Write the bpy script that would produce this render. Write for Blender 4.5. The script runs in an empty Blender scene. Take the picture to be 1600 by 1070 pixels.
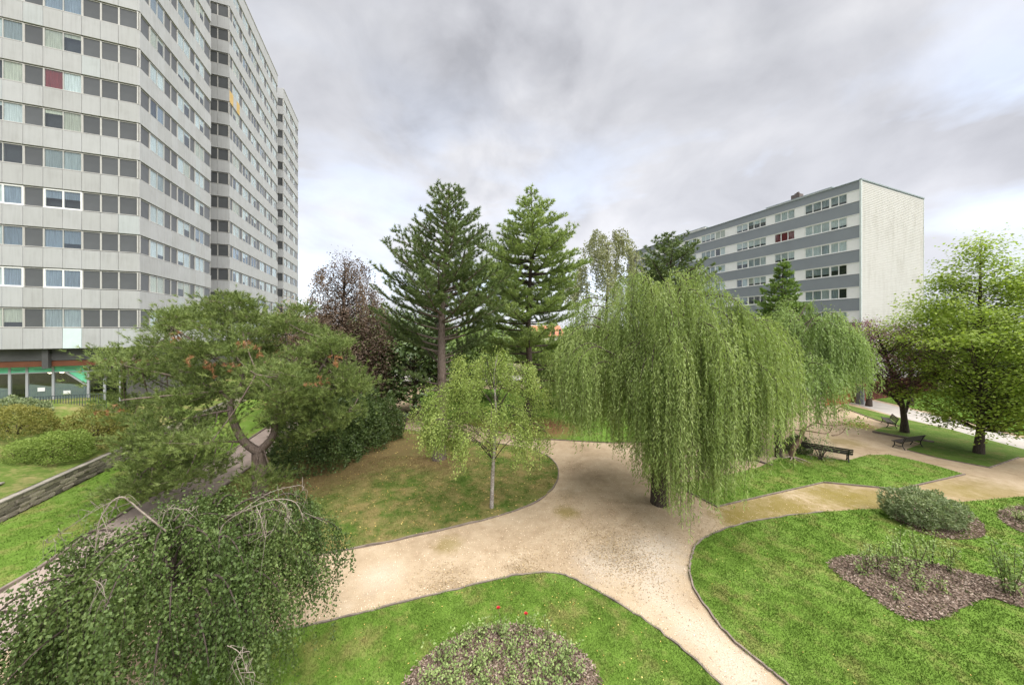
import bpy, bmesh, math, random
import numpy as np
from mathutils import Vector

SC = bpy.context.scene
COL = SC.collection
rng = np.random.default_rng(7)
R = math.radians

# ------------------------------------------------------------------ camera
EYE = 8.0                      # eye height above the park
FPX, CX, HY = 498.0, 800.0, 514.0
cam = bpy.data.cameras.new('camera')
cam.sensor_width = 36.0
cam.lens = 36.0 * FPX / 1600.0
cam.shift_y = -(535.0 - HY) / 1600.0
cam.clip_start, cam.clip_end = 0.1, 6000
camo = bpy.data.objects.new('camera', cam)
camo.location = (0, 0, EYE)
camo.rotation_euler = (R(90), 0, 0)
COL.objects.link(camo)
SC.camera = camo

# ------------------------------------------------------------------ light
SUN_EL, SUN_AZ = 64.0, 122.0     # azimuth clockwise from +Y (camera looks along +Y)
EXPOSURE = 2.5
SKY_STRENGTH = 0.0585
w = bpy.data.worlds.new('World')
SC.world = w
w.use_nodes = True
nt = w.node_tree
nt.nodes.clear()
def N(t, kind, **kw):
    n = t.nodes.new(kind)
    for k, v in kw.items():
        setattr(n, k, v)
    return n
def MATH(t, op, a, b=None):
    n = t.nodes.new('ShaderNodeMath'); n.operation = op
    for i, q in enumerate((a, b)):
        if q is None: continue
        if isinstance(q, (int, float)): n.inputs[i].default_value = q
        else: t.links.new(q, n.inputs[i])
    return n.outputs[0]
def RAMP(t, fac, stops, interp='LINEAR'):
    n = t.nodes.new('ShaderNodeValToRGB'); n.color_ramp.interpolation = interp
    e = n.color_ramp.elements
    while len(e) < len(stops): e.new(0.5)
    for q, (p, c) in zip(e, stops):
        q.position = p; q.color = (*c, 1) if len(c) == 3 else c
    t.links.new(fac, n.inputs[0])
    return n.outputs[0]
def MIX(t, fac, a, b, mode='MIX'):
    n = t.nodes.new('ShaderNodeMix'); n.data_type = 'RGBA'; n.blend_type = mode
    for i, q in ((0, fac), (6, a), (7, b)):
        if isinstance(q, (int, float)): n.inputs[i].default_value = q
        elif isinstance(q, tuple): n.inputs[i].default_value = (*q, 1)
        else: t.links.new(q, n.inputs[i])
    return n.outputs[2]
def NOISE(t, vec, scale, detail=4, rough=0.55, dist=0.0):
    n = t.nodes.new('ShaderNodeTexNoise')
    n.inputs['Scale'].default_value = scale; n.inputs['Detail'].default_value = detail
    n.inputs['Roughness'].default_value = rough; n.inputs['Distortion'].default_value = dist
    if vec is not None: t.links.new(vec, n.inputs['Vector'])
    return n.outputs['Fac']
def MAPV(t, vec, loc=(0, 0, 0), scale=(1, 1, 1), rot=(0, 0, 0)):
    n = t.nodes.new('ShaderNodeMapping')
    n.inputs['Location'].default_value = loc; n.inputs['Scale'].default_value = scale
    n.inputs['Rotation'].default_value = rot
    t.links.new(vec, n.inputs['Vector'])
    return n.outputs[0]

sky = N(nt, 'ShaderNodeTexSky', sky_type='NISHITA', sun_disc=False)
sky.sun_elevation = R(SUN_EL); sky.sun_rotation = R(SUN_AZ)
tc = N(nt, 'ShaderNodeTexCoord')
sep = N(nt, 'ShaderNodeSeparateXYZ'); nt.links.new(tc.outputs['Generated'], sep.inputs[0])
vec = tc.outputs['Generated']
big = NOISE(nt, MAPV(nt, vec, (2.3, 0.4, 5.2), (1.0, 1.0, 1.35)), 1.7, 4, 0.5, 0.25)
mid = NOISE(nt, MAPV(nt, vec, (7.3, 2.1, 0.4), (1.0, 1.0, 1.45)), 4.2, 6, 0.54, 0.3)
body = MATH(nt, 'ADD', MATH(nt, 'MULTIPLY', big, 0.6), MATH(nt, 'MULTIPLY', mid, 0.4))
# one heavier cloud stands ahead, high up
dv = N(nt, 'ShaderNodeVectorMath', operation='DISTANCE')
nt.links.new(vec, dv.inputs[0]); dv.inputs[1].default_value = (-0.055, 0.815, 0.575)
heavy = RAMP(nt, MATH(nt, 'ADD', dv.outputs['Value'], MATH(nt, 'MULTIPLY', MATH(nt, 'SUBTRACT', mid, 0.5), 0.5)), [(0.05, (0.085,) * 3), (0.25, (0, 0, 0))])
body = MATH(nt, 'SUBTRACT', body, heavy)
cloud = RAMP(nt, body, [(0.36, (1.42, 1.45, 1.58)), (0.44, (1.74, 1.77, 1.91)), (0.51, (2.00, 2.03, 2.17)),
                        (0.58, (2.30, 2.32, 2.44)), (0.68, (2.75, 2.75, 2.84))])
gap = RAMP(nt, NOISE(nt, MAPV(nt, vec, (1.2, 5.2, 0.7), (1.0, 1.0, 2.2)), 2.6, 5, 0.55, 0.3),
           [(0.47, (0, 0, 0)), (0.64, (0.8, 0.8, 0.8))])
low = RAMP(nt, sep.outputs[2], [(0.0, (1, 1, 1)), (0.38, (0.7, 0.7, 0.7)), (0.62, (0.1, 0.1, 0.1))])
bluefac = MATH(nt, 'MULTIPLY', gap, low)
thin = MIX(nt, 0.75, sky.outputs[0], (2.75, 2.95, 3.35))
horizon = RAMP(nt, sep.outputs[2], [(0.0, (1.35, 1.35, 1.36)), (0.25, (1.24, 1.24, 1.25)), (0.6, (1.0, 1.0, 1.0))])
skycol = MIX(nt, 1.0, MIX(nt, bluefac, cloud, thin), horizon, 'MULTIPLY')
bg = N(nt, 'ShaderNodeBackground'); bg.inputs['Strength'].default_value = SKY_STRENGTH
nt.links.new(skycol, bg.inputs['Color'])
wo = N(nt, 'ShaderNodeOutputWorld'); nt.links.new(bg.outputs[0], wo.inputs[0])

sun = bpy.data.lights.new('sun', 'SUN')
sun.energy = 1.5; sun.angle = R(74); sun.color = (1.0, 0.97, 0.92)
suno = bpy.data.objects.new('sun', sun)
sd = Vector((math.cos(R(SUN_EL)) * math.sin(R(SUN_AZ)), math.cos(R(SUN_EL)) * math.cos(R(SUN_AZ)), math.sin(R(SUN_EL))))
suno.rotation_euler = sd.to_track_quat('Z', 'Y').to_euler()
COL.objects.link(suno)
vs = SC.view_settings
vs.view_transform = 'Standard'; vs.look = 'None'; vs.exposure = EXPOSURE; vs.gamma = 1.0
vs.use_curve_mapping = False
SC.cycles.use_denoising = True
SC.cycles.max_bounces = 8; SC.cycles.transparent_max_bounces = 12

# ------------------------------------------------------------------ helpers
def G(x, y, z=0.0):
    """a spot of the ground plane at height z, from its bearing in the photograph"""
    D = (EYE - z) * FPX / (y - HY)
    return np.array(((x - CX) / FPX * D, D, z))
def P(x, y, D):
    return np.array(((x - CX) / FPX * D, D, EYE + (HY - y) * D / FPX))
def unit(v):
    v = np.asarray(v, float)
    return v / np.maximum(np.linalg.norm(v, axis=-1, keepdims=True), 1e-9)
def rand_unit(n):
    return unit(rng.normal(size=(n, 3)))

def build(name, chunks, mat, parent=None, origin=None, smooth=False, tint=None, loc=None):
    """one mesh object from (vertices, faces) chunks; vertices are world coordinates less the origin"""
    if isinstance(chunks, tuple): chunks = [chunks]
    chunks = [c for c in chunks if len(c[0])]
    V, L, S, off, ls = [], [], [], 0, 0
    for v, f in chunks:
        f = np.asarray(f)
        V.append(np.asarray(v, float)); L.append((f + off).ravel())
        k = f.shape[1]; S.append(ls + np.arange(len(f)) * k)
        ls += f.size; off += len(v)
    V = np.concatenate(V); L = np.concatenate(L); S = np.concatenate(S)
    if origin is not None: V = V - np.asarray(origin, float)
    me = bpy.data.meshes.new(name)
    me.vertices.add(len(V)); me.vertices.foreach_set('co', V.astype(np.float32).ravel())
    me.loops.add(len(L)); me.loops.foreach_set('vertex_index', L.astype(np.int32))
    me.polygons.add(len(S)); me.polygons.foreach_set('loop_start', S.astype(np.int32))
    me.polygons.foreach_set('use_smooth', np.full(len(S), smooth, dtype=bool))
    if tint is not None:
        a = me.attributes.new('tint', 'FLOAT', 'FACE')
        a.data.foreach_set('value', np.asarray(tint, np.float32))
    me.update(calc_edges=True)
    if mat is not None: me.materials.append(mat)
    o = bpy.data.objects.new(name, me)
    COL.objects.link(o)
    if parent is not None: o.parent = parent
    if loc is not None: o.location = loc
    return o
def thing(name, label, cat, loc=(0, 0, 0), rz=0.0, group=None):
    o = bpy.data.objects.new(name, None)
    o.empty_display_size = 0.3
    o.location = loc; o.rotation_euler = (0, 0, rz)
    COL.objects.link(o)
    return tag(o, label, cat, group)
def tag(o, label, cat, group=None, kind=None):
    o['label'] = label; o['category'] = cat
    if group: o['group'] = group
    if kind: o['kind'] = kind
    return o
def struct(o):
    o['kind'] = 'structure'; return o
def stuff(o):
    o['kind'] = 'stuff'; return o
def place(me, name, parent, loc=(0, 0, 0), rz=0.0):
    o = bpy.data.objects.new(name, me)
    o.location = loc; o.rotation_euler = (0, 0, rz)
    COL.objects.link(o)
    if parent is not None: o.parent = parent
    return o

BOXF = np.array([[0, 3, 2, 1], [4, 5, 6, 7], [0, 1, 5, 4], [1, 2, 6, 5], [2, 3, 7, 6], [3, 0, 4, 7]])
BOXV = np.array([[-1, -1, -1], [1, -1, -1], [1, 1, -1], [-1, 1, -1], [-1, -1, 1], [1, -1, 1], [1, 1, 1], [-1, 1, 1]]) * 0.5
def box(c, s, rz=0.0):
    v = BOXV * np.asarray(s, float)
    if rz:
        q, p = math.cos(rz), math.sin(rz)
        v = np.stack([v[:, 0] * q - v[:, 1] * p, v[:, 0] * p + v[:, 1] * q, v[:, 2]], 1)
    return v + np.asarray(c, float), BOXF
def box2(a, b):
    a = np.asarray(a, float); b = np.asarray(b, float)
    return box((a + b) / 2, np.abs(b - a))
def bevbox(name, s, bev=0.01):
    """a box with bevelled edges as mesh data"""
    bm = bmesh.new()
    bmesh.ops.create_cube(bm, size=1.0)
    bmesh.ops.scale(bm, vec=s, verts=bm.verts)
    bmesh.ops.bevel(bm, geom=bm.edges[:], offset=bev, segments=1, affect='EDGES', profile=0.5)
    me = bpy.data.meshes.new(name); bm.to_mesh(me); bm.free()
    return me
def spline(pts, n=6, closed=False):
    pts = np.asarray(pts, float); m = len(pts); out = []
    for i in range(m if closed else m - 1):
        if closed: p = [pts[(i + j) % m] for j in (-1, 0, 1, 2)]
        else: p = [pts[min(max(i + j, 0), m - 1)] for j in (-1, 0, 1, 2)]
        for t in np.linspace(0, 1, n, endpoint=False):
            out.append(0.5 * (2 * p[1] + (p[2] - p[0]) * t + (2 * p[0] - 5 * p[1] + 4 * p[2] - p[3]) * t * t + (-p[0] + 3 * p[1] - 3 * p[2] + p[3]) * t ** 3))
    if not closed: out.append(pts[-1])
    return np.array(out)
def tube(pts, rad, k=6, cap=True):
    pts = np.asarray(pts, float); n = len(pts)
    rad = np.full(n, rad) if np.isscalar(rad) else np.asarray(rad, float)
    t = unit(np.gradient(pts, axis=0))
    ref = np.where(np.abs(t[:, 2:3]) > 0.9, np.array([[1.0, 0, 0]]), np.array([[0, 0, 1.0]]))
    a = unit(np.cross(t, ref)); b = np.cross(t, a)
    for i in range(1, n):                       # keep the frame from flipping
        if np.dot(a[i], a[i - 1]) < 0: a[i] = -a[i]; b[i] = -b[i]
    ang = np.linspace(0, 2 * np.pi, k, endpoint=False)
    V = pts[:, None] + rad[:, None, None] * (np.cos(ang)[None, :, None] * a[:, None] + np.sin(ang)[None, :, None] * b[:, None])
    i = np.arange(n - 1)[:, None] * k; j = np.arange(k)[None]; j2 = (j + 1) % k
    F = np.stack([i + j, i + j2, i + k + j2, i + k + j], -1).reshape(-1, 4)
    return V.reshape(-1, 3), F
def leaf_quads(c, d, nrm, L, W, fold=0.15):
    """leaf blades: rhombs from base c along d, lying against normal nrm"""
    n = len(c)
    L = np.broadcast_to(np.asarray(L, float), (n,))[:, None]; W = np.broadcast_to(np.asarray(W, float), (n,))[:, None]
    d = unit(d); s = unit(np.cross(d, nrm)); u = np.cross(s, d)
    m = c + d * L * 0.45
    V = np.stack([c, m + s * W * 0.5 + u * W * fold, c + d * L, m - s * W * 0.5 + u * W * fold], 1).reshape(-1, 3)
    return V, np.arange(4 * n).reshape(-1, 4)
def needles(c, d, L, W):
    n = len(c)
    s = unit(np.cross(d, rand_unit(n))) * (np.asarray(W) * 0.5)
    L = np.broadcast_to(np.asarray(L, float), (n,))[:, None]
    V = np.stack([c - s, c + s, c + unit(d) * L], 1).reshape(-1, 3)
    return V, np.arange(3 * n).reshape(-1, 3)
def in_poly(xy, poly):
    x, y = xy[:, 0], xy[:, 1]; px, py = poly[:, 0], poly[:, 1]
    inside = np.zeros(len(xy), bool); j = len(poly) - 1
    for i in range(len(poly)):
        c = ((py[i] > y) != (py[j] > y))
        with np.errstate(divide='ignore', invalid='ignore'):
            xi = (px[j] - px[i]) * (y - py[i]) / (py[j] - py[i]) + px[i]
        inside ^= c & (x < xi); j = i
    return inside
def sheet(name, poly, z, mat, parent=None, skirt=0.06):
    """a flat sheet with a turned-down rim"""
    bm = bmesh.new()
    top = [bm.verts.new((p[0], p[1], z)) for p in poly]
    f = bm.faces.new(top); f.normal_update()
    if f.normal.z < 0: f.normal_flip()
    if skirt:
        bot = [bm.verts.new((p[0], p[1], z - skirt)) for p in poly]
        for i in range(len(top)):
            j = (i + 1) % len(top)
            bm.faces.new((top[i], bot[i], bot[j], top[j]))
    bmesh.ops.triangulate(bm, faces=[f], ngon_method='EAR_CLIP')
    me = bpy.data.meshes.new(name); bm.to_mesh(me); bm.free()
    me.materials.append(mat)
    o = bpy.data.objects.new(name, me); COL.objects.link(o)
    if parent: o.parent = parent
    return o

# ------------------------------------------------------------------ materials
def mat(name):
    m = bpy.data.materials.new(name); m.use_nodes = True
    t = m.node_tree; t.nodes.clear()
    o = t.nodes.new('ShaderNodeOutputMaterial'); b = t.nodes.new('ShaderNodeBsdfPrincipled')
    t.links.new(b.outputs[0], o.inputs[0])
    return m, t, b, o
def setc(t, sock, v):
    if isinstance(v, tuple): sock.default_value = (*v, 1)
    elif isinstance(v, (int, float)): sock.default_value = v
    else: t.links.new(v, sock)
def BUMP(t, b, h, strength=0.4, dist=0.02):
    n = t.nodes.new('ShaderNodeBump'); n.inputs['Strength'].default_value = strength; n.inputs['Distance'].default_value = dist
    t.links.new(h, n.inputs['Height']); t.links.new(n.outputs[0], b.inputs['Normal'])
def POS(t): return t.nodes.new('ShaderNodeNewGeometry').outputs['Position']
def OBJ(t): return t.nodes.new('ShaderNodeTexCoord').outputs['Object']
def ORAND(t): return t.nodes.new('ShaderNodeObjectInfo').outputs['Random']
def plain(name, col, rough=0.6, var=0.12, scale=3.0, metal=0.0, spec=0.4, bump=0.0, bscale=40.0, orand=0.0):
    m, t, b, o = mat(name)
    p = OBJ(t)
    n = NOISE(t, p, scale, 5, 0.6)
    d = tuple(c * (1 - var) for c in col); l = tuple(min(1, c * (1 + var)) for c in col)
    c = RAMP(t, n, [(0.3, d), (0.7, l)])
    if orand:
        c = MIX(t, 1.0, c, RAMP(t, ORAND(t), [(0, (1 - orand,) * 3), (1, (1 + orand,) * 3)]), 'MULTIPLY')
    setc(t, b.inputs['Base Color'], c)
    b.inputs['Roughness'].default_value = rough; b.inputs['Metallic'].default_value = metal
    b.inputs['Specular IOR Level'].default_value = spec
    if bump: BUMP(t, b, NOISE(t, p, bscale, 4), bump, 0.01)
    return m
LEAF_GAIN = 1.84
def foliage(name, stops, trans=0.35, rough=0.5, clump=0.9, spec=0.25):
    """leaf colour runs over the stops by each leaf's own tint and a slow drift through the crown"""
    m, t, b, o = mat(name)
    a = t.nodes.new('ShaderNodeAttribute'); a.attribute_name = 'tint'
    n = NOISE(t, POS(t), clump, 3, 0.6)
    f = MATH(t, 'ADD', MATH(t, 'MULTIPLY', a.outputs['Fac'], 0.62), MATH(t, 'MULTIPLY', n, 0.5))
    f = MATH(t, 'SUBTRACT', f, 0.06)
    k = len(stops) - 1
    stops = [(s[0] * LEAF_GAIN * 1.10, s[1] * LEAF_GAIN, s[2] * LEAF_GAIN * 0.95) for s in stops]
    c = RAMP(t, f, [(0.12 + 0.76 * i / k, s) for i, s in enumerate(stops)])
    setc(t, b.inputs['Base Color'], c)
    b.inputs['Roughness'].default_value = rough; b.inputs['Specular IOR Level'].default_value = spec
    tr = t.nodes.new('ShaderNodeBsdfTranslucent')
    t.links.new(MIX(t, 1.0, c, (1.15, 1.2, 0.7), 'MULTIPLY'), tr.inputs['Color'])
    mx = t.nodes.new('ShaderNodeMixShader'); mx.inputs[0].default_value = trans
    t.links.new(b.outputs[0], mx.inputs[1]); t.links.new(tr.outputs[0], mx.inputs[2])
    t.links.new(mx.outputs[0], o.inputs[0])
    return m
def bark(name, a, c, scale=(6, 6, 1.2), sc=4.0, bump=0.8):
    m, t, b, o = mat(name)
    p = MAPV(t, OBJ(t), scale=scale)
    n = NOISE(t, p, sc, 6, 0.65, 0.4)
    setc(t, b.inputs['Base Color'], RAMP(t, n, [(0.32, a), (0.66, c)]))
    b.inputs['Roughness'].default_value = 0.9; b.inputs['Specular IOR Level'].default_value = 0.15
    BUMP(t, b, n, bump, 0.03)
    return m
def lawn_mat(name, dark, mid, light, dry, dry_lo=0.58, dry_hi=0.75, spots=()):
    """mown grass: mottled greens, worn straw patches, litter under named trees"""
    m, t, b, o = mat(name)
    p = POS(t)
    n1 = NOISE(t, p, 0.55, 4, 0.6); n2 = NOISE(t, p, 3.5, 5, 0.65); n3 = NOISE(t, p, 30.0, 3, 0.7)
    f = MATH(t, 'ADD', MATH(t, 'ADD', MATH(t, 'MULTIPLY', n1, 0.5), MATH(t, 'MULTIPLY', n2, 0.30)), MATH(t, 'MULTIPLY', n3, 0.20))
    c = RAMP(t, f, [(0.34, dark), (0.5, mid), (0.66, light)])
    d = MATH(t, 'ADD', MATH(t, 'MULTIPLY', NOISE(t, MAPV(t, p, (13, 4, 0)), 0.8, 5, 0.65), 0.7), MATH(t, 'MULTIPLY', n2, 0.3))
    c = MIX(t, RAMP(t, d, [(dry_lo, (0, 0, 0)), (dry_hi, (0.85, 0.85, 0.85))]), c, dry)
    for (x, y, r, col, amt) in spots:
        v = t.nodes.new('ShaderNodeVectorMath'); v.operation = 'DISTANCE'
        t.links.new(MAPV(t, p, scale=(1, 1, 0)), v.inputs[0]); v.inputs[1].default_value = (x, y, 0)
        e = MATH(t, 'ADD', v.outputs['Value'], MATH(t, 'MULTIPLY', MATH(t, 'SUBTRACT', n2, 0.5), r * 1.6))
        c = MIX(t, RAMP(t, MATH(t, 'DIVIDE', e, r), [(0.35, (amt,) * 3), (1.0, (0, 0, 0))]), c, col)
    setc(t, b.inputs['Base Color'], c)
    b.inputs['Roughness'].default_value = 0.85; b.inputs['Specular IOR Level'].default_value = 0.12
    BUMP(t, b, MATH(t, 'ADD', n3, NOISE(t, p, 90.0, 2)), 0.8, 0.04)
    return m
# ------------------------------------------------------------------ ground
U = np.array([-0.357, 0.934, 0.0]); V_ = np.array([0.934, 0.357, 0.0])     # the two directions of the estate's grid
GRID_RZ = math.atan2(0.357, 0.934)

def gravel_mat():
    m, t, b, o = mat('compacted_sand')
    p = POS(t)
    n1 = NOISE(t, p, 0.35, 5, 0.6); n2 = NOISE(t, p, 2.2, 6, 0.7); n3 = NOISE(t, p, 26.0, 4, 0.75)
    f = MATH(t, 'ADD', MATH(t, 'ADD', MATH(t, 'MULTIPLY', n1, 0.42), MATH(t, 'MULTIPLY', n2, 0.33)), MATH(t, 'MULTIPLY', n3, 0.25))
    c = RAMP(t, f, [(0.34, (0.20, 0.145, 0.092)), (0.44, (0.305, 0.230, 0.152)), (0.54, (0.380, 0.298, 0.206)), (0.68, (0.45, 0.376, 0.288))])
    def spot(c, x, y, r, col, amt, wob=1.4, gate=0.25):
        v = t.nodes.new('ShaderNodeVectorMath'); v.operation = 'DISTANCE'
        t.links.new(MAPV(t, p, scale=(1, 1, 0)), v.inputs[0]); v.inputs[1].default_value = (x, y, 0)
        e = MATH(t, 'ADD', v.outputs['Value'], MATH(t, 'MULTIPLY', MATH(t, 'SUBTRACT', n2, 0.5), r * wob))
        q = RAMP(t, MATH(t, 'DIVIDE', e, r), [(0.3, (amt,) * 3), (1.0, (0, 0, 0))])
        q = MATH(t, 'MULTIPLY', q, RAMP(t, n3, [(0.35, (gate,) * 3), (0.6, (1, 1, 1))]))
        return MIX(t, q, c, col)
    for x, y, r, amt in ((1005, 872, 1.5, 0.8), (940, 880, 1.2, 0.6), (1040, 850, 1.0, 0.5), (1030, 930, 0.9, 0.5), (1090, 985, 0.8, 0.6), (1150, 1045, 0.9, 0.7), (600, 900, 0.9, 0.4)):
        g = G(x, y); c = spot(c, g[0], g[1], r, (0.48, 0.43, 0.37), amt)      # washed-out chalky patch
    for x, y, r, amt in ((1170, 803, 1.9, 0.85), (1230, 792, 2.0, 0.8), (1300, 775, 2.0, 0.75), (1370, 782, 2.2, 0.7), (1480, 765, 2.0, 0.5), (1150, 815, 1.0, 0.7),
                         (1345, 665, 1.6, 0.75), (1320, 690, 1.5, 0.45), (1560, 770, 2.5, 0.5), (885, 800, 0.7, 0.6), (700, 850, 0.7, 0.5)):
        g = G(x, y); c = spot(c, g[0], g[1], r, (0.17, 0.135, 0.030), min(1, amt * 1.3), 1.2, 0.55)    # moss
    for x, y, r, amt in ((960, 855, 1.3, 0.55), (700, 915, 1.0, 0.45), (890, 770, 0.6, 0.5), (820, 895, 0.7, 0.6)):
        g = G(x, y); c = spot(c, g[0], g[1], r, (0.17, 0.13, 0.075), amt, 2.2)   # trodden leaf litter
    setc(t, b.inputs['Base Color'], c)
    b.inputs['Roughness'].default_value = 0.95; b.inputs['Specular IOR Level'].default_value = 0.1
    BUMP(t, b, MATH(t, 'ADD', n3, MATH(t, 'MULTIPLY', n2, 1.5)), 0.5, 0.03)
    return m
M_SAND = gravel_mat()
M_EARTH = lawn_mat('far_ground', (0.07, 0.10, 0.03), (0.12, 0.14, 0.05), (0.2, 0.2, 0.09), (0.36, 0.3, 0.2), 0.45, 0.6)
M_ASPH = plain('pinkish_asphalt', (0.29, 0.235, 0.205), 0.9, 0.2, 1.2, spec=0.15, bump=0.5, bscale=120)
M_ROAD = plain('pale_concrete_path', (0.35, 0.325, 0.30), 0.85, 0.12, 0.8, spec=0.2, bump=0.3, bscale=60)
GREEN = ((0.092, 0.160, 0.024), (0.142, 0.242, 0.036), (0.205, 0.300, 0.068))
def px(*pts): return [G(x, y) for x, y in pts]
LIT = (0.19, 0.135, 0.062)
mp = [G(685, 718), G(600, 700), G(500, 735), G(560, 700)]
M_LAWN = lawn_mat('lawn_green', *GREEN, (0.30, 0.245, 0.10), 0.50, 0.70)
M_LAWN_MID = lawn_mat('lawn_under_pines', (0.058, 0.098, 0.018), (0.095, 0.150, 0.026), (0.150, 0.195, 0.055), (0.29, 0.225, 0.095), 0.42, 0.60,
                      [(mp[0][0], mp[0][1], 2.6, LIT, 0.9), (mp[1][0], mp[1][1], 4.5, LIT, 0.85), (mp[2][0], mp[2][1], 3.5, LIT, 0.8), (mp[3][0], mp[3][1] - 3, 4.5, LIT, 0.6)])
g = G(850, 668)
M_LAWN_FAR = lawn_mat('lawn_beyond', (0.065, 0.125, 0.016), (0.105, 0.195, 0.026), (0.16, 0.24, 0.05), (0.24, 0.2, 0.08), 0.56, 0.72,
                      [(g[0], g[1], 3.4, (0.19, 0.10, 0.05), 1.0), (G(760, 668)[0], G(760, 668)[1], 3, (0.19, 0.10, 0.05), 0.7)])
M_LAWN_DRY = lawn_mat('lawn_bank', (0.075, 0.12, 0.024), (0.125, 0.18, 0.036), (0.20, 0.235, 0.075), (0.33, 0.26, 0.125), 0.47, 0.64)
M_EDGE = plain('edging_timber', (0.19, 0.155, 0.13), 0.9, 0.3, 4.0, spec=0.15, bump=0.4)

struct(sheet('ground', [(-1500, -400), (1500, -400), (1500, 2500), (-1500, 2500)], -0.05, M_EARTH, skirt=0))
struct(sheet('sand_path', [(-13.5, 2), (50, 2), (60, 34), (30, 40), (-8, 46), (-19, 48), (-17.4, 27), (-14.2, 14.5)], 0.0, M_SAND, skirt=0.04))
pl = np.array([(-14.9, 1.0), (-15.2, 5), (-15.5, 9.67), (-17, 14.5), (-18.2, 20.3), (-20.5, 28), (-23, 36), (-26, 46)])
pr = np.array([(-12.1, 1.0), (-12.4, 5), (-12.8, 9.7), (-14.2, 14.5), (-15.3, 18.9), (-17.4, 28), (-20, 36), (-23, 46)])
pls, prs = spline(pl, 5), spline(pr, 5)
struct(sheet('lane', np.concatenate([pls, prs[::-1]]), 0.006, M_ASPH, skirt=0.03))
struct(sheet('far_path', px((1300, 612), (1335, 619), (1487, 655), (1600, 685), (1780, 735), (1780, 762), (1600, 704), (1487, 671), (1405, 652), (1341, 633), (1300, 624)), 0.010, M_ROAD, skirt=0.03))
struct(sheet('far_road', [(-40, 50), (30, 46), (32, 52), (-40, 58)], -0.01, M_ROAD, skirt=0.03))

LAWNS = {}
def lawn(key, poly, m, z=0.035):
    poly = np.array([p[:2] for p in poly]); LAWNS[key] = poly
    return struct(sheet('lawn', poly, z, m))
def edging(pts, wdt=0.05, h=0.065, z=0.0):
    """a low timber edging along a line, broken into boards"""
    pts = np.array([p[:2] for p in pts]); ch = []
    d = unit(np.gradient(pts, axis=0)); nrm = np.stack([-d[:, 1], d[:, 0]], 1) * wdt / 2
    hh = h + rng.normal(0, 0.014, len(pts)); pts = pts + rng.normal(0, 0.014, pts.shape)
    a, b = pts + nrm, pts - nrm
    V = np.stack([np.c_[a, np.full(len(a), z - 0.03)], np.c_[a, z + hh], np.c_[b, z + hh], np.c_[b, np.full(len(a), z - 0.03)]], 1).reshape(-1, 3)
    F = []
    for i in range(len(pts) - 1):
        for j in range(3):
            F.append((i * 4 + j, i * 4 + 4 + j, i * 4 + 5 + j, i * 4 + 1 + j))
    return struct(build('lawn_edging', (V, np.array(F)), M_EDGE))

# the middle lawn under the pines
m_front = spline(px((270, 886), (330, 893), (430, 881), (510, 865), (600, 848), (700, 826), (780, 806), (832, 787), (862, 765), (873, 742), (866, 722), (845, 708), (800, 697), (740, 690), (690, 682), (640, 672), (600, 664), (560, 656), (530, 650)), 5)
m_left = [p for p in prs if 11.8 < p[1] < 28]
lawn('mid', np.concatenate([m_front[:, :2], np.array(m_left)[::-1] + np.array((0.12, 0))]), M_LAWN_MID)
edging(m_front[12:]); edging(np.array(m_left) + np.array((0.06, 0)), 0.1, 0.1)
# the lawn below the window
s_top = spline(px((300, 1040), (380, 1005), (430, 990), (520, 970), (600, 950), (700, 925), (780, 905), (830, 897), (865, 896), (895, 905), (940, 928), (1000, 965), (1060, 1010), (1115, 1060), (1180, 1130), (1300, 1300)), 6)
lawn('south', np.concatenate([s_top[:, :2], [(4.0, 2.2), (-6.5, 2.2)]]), M_LAWN)
edging(s_top[6:])
# the right-hand lawn with the beds
e_rim = spline(px((1390, 1210), (1300, 1130), (1240, 1080), (1200, 1045), (1150, 1005), (1110, 960), (1085, 920), (1078, 890), (1082, 865), (1095, 845), (1130, 828), (1180, 815), (1260, 803), (1340, 797), (1400, 794), (1524, 783), (1600, 776), (1750, 764)), 6)
lawn('east', np.concatenate([e_rim[:, :2], [(40, 15.9), (40, 3), (8.6, 3)]]), M_LAWN)
edging(e_rim[:75])
# the pointed lawn in front of the long bench
ne = px((1052, 757), (1120, 792), (1200, 774), (1286, 754), (1404, 765), (1506, 741), (1470, 730), (1427, 719), (1390, 711), (1356, 711), (1324, 720), (1290, 716), (1244, 709), (1215, 716), (1190, 729), (1148, 740), (1078, 753))
lawn('point', ne, M_LAWN)
edging(ne[:4]); edging(ne[3:6])
edging(px((1178, 719), (1206, 728)), 0.12, 0.1)
# the strip with the benches and the broad tree
st = px((1317, 631), (1405, 653), (1487, 672), (1584, 698), (1640, 712), (1592, 715), (1546, 730), (1463, 714), (1417, 702), (1442, 693), (1400, 681), (1363, 674), (1378, 668), (1409, 666), (1371, 656), (1312, 636))
lawn('strip', st, lawn_mat('lawn_bench_strip', (0.058, 0.105, 0.018), (0.10, 0.165, 0.028), (0.155, 0.205, 0.055), (0.24, 0.19, 0.08), 0.52, 0.7))
edging(px((1317, 637), (1371, 657), (1409, 667))); edging(px((1363, 675), (1400, 682), (1460, 692)), 0.14, 0.12); edging(px((1417, 703), (1463, 715), (1546, 731), (1592, 715)), 0.06, 0.05)
# beyond
lawn('north', px((668, 646), (720, 660), (780, 674), (843, 685), (952, 691), (1060, 690), (1130, 672), (1180, 640), (1150, 612), (1000, 606), (860, 608), (690, 608), (648, 618)), M_LAWN_FAR)
edging(px((668, 647), (720, 661), (780, 675), (843, 686), (952, 692), (1060, 691)))
lawn('back', px((1345, 619), (1487, 652), (1600, 681), (1790, 733), (2000, 690), (1600, 612), (1450, 608)), M_LAWN_FAR)

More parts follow.
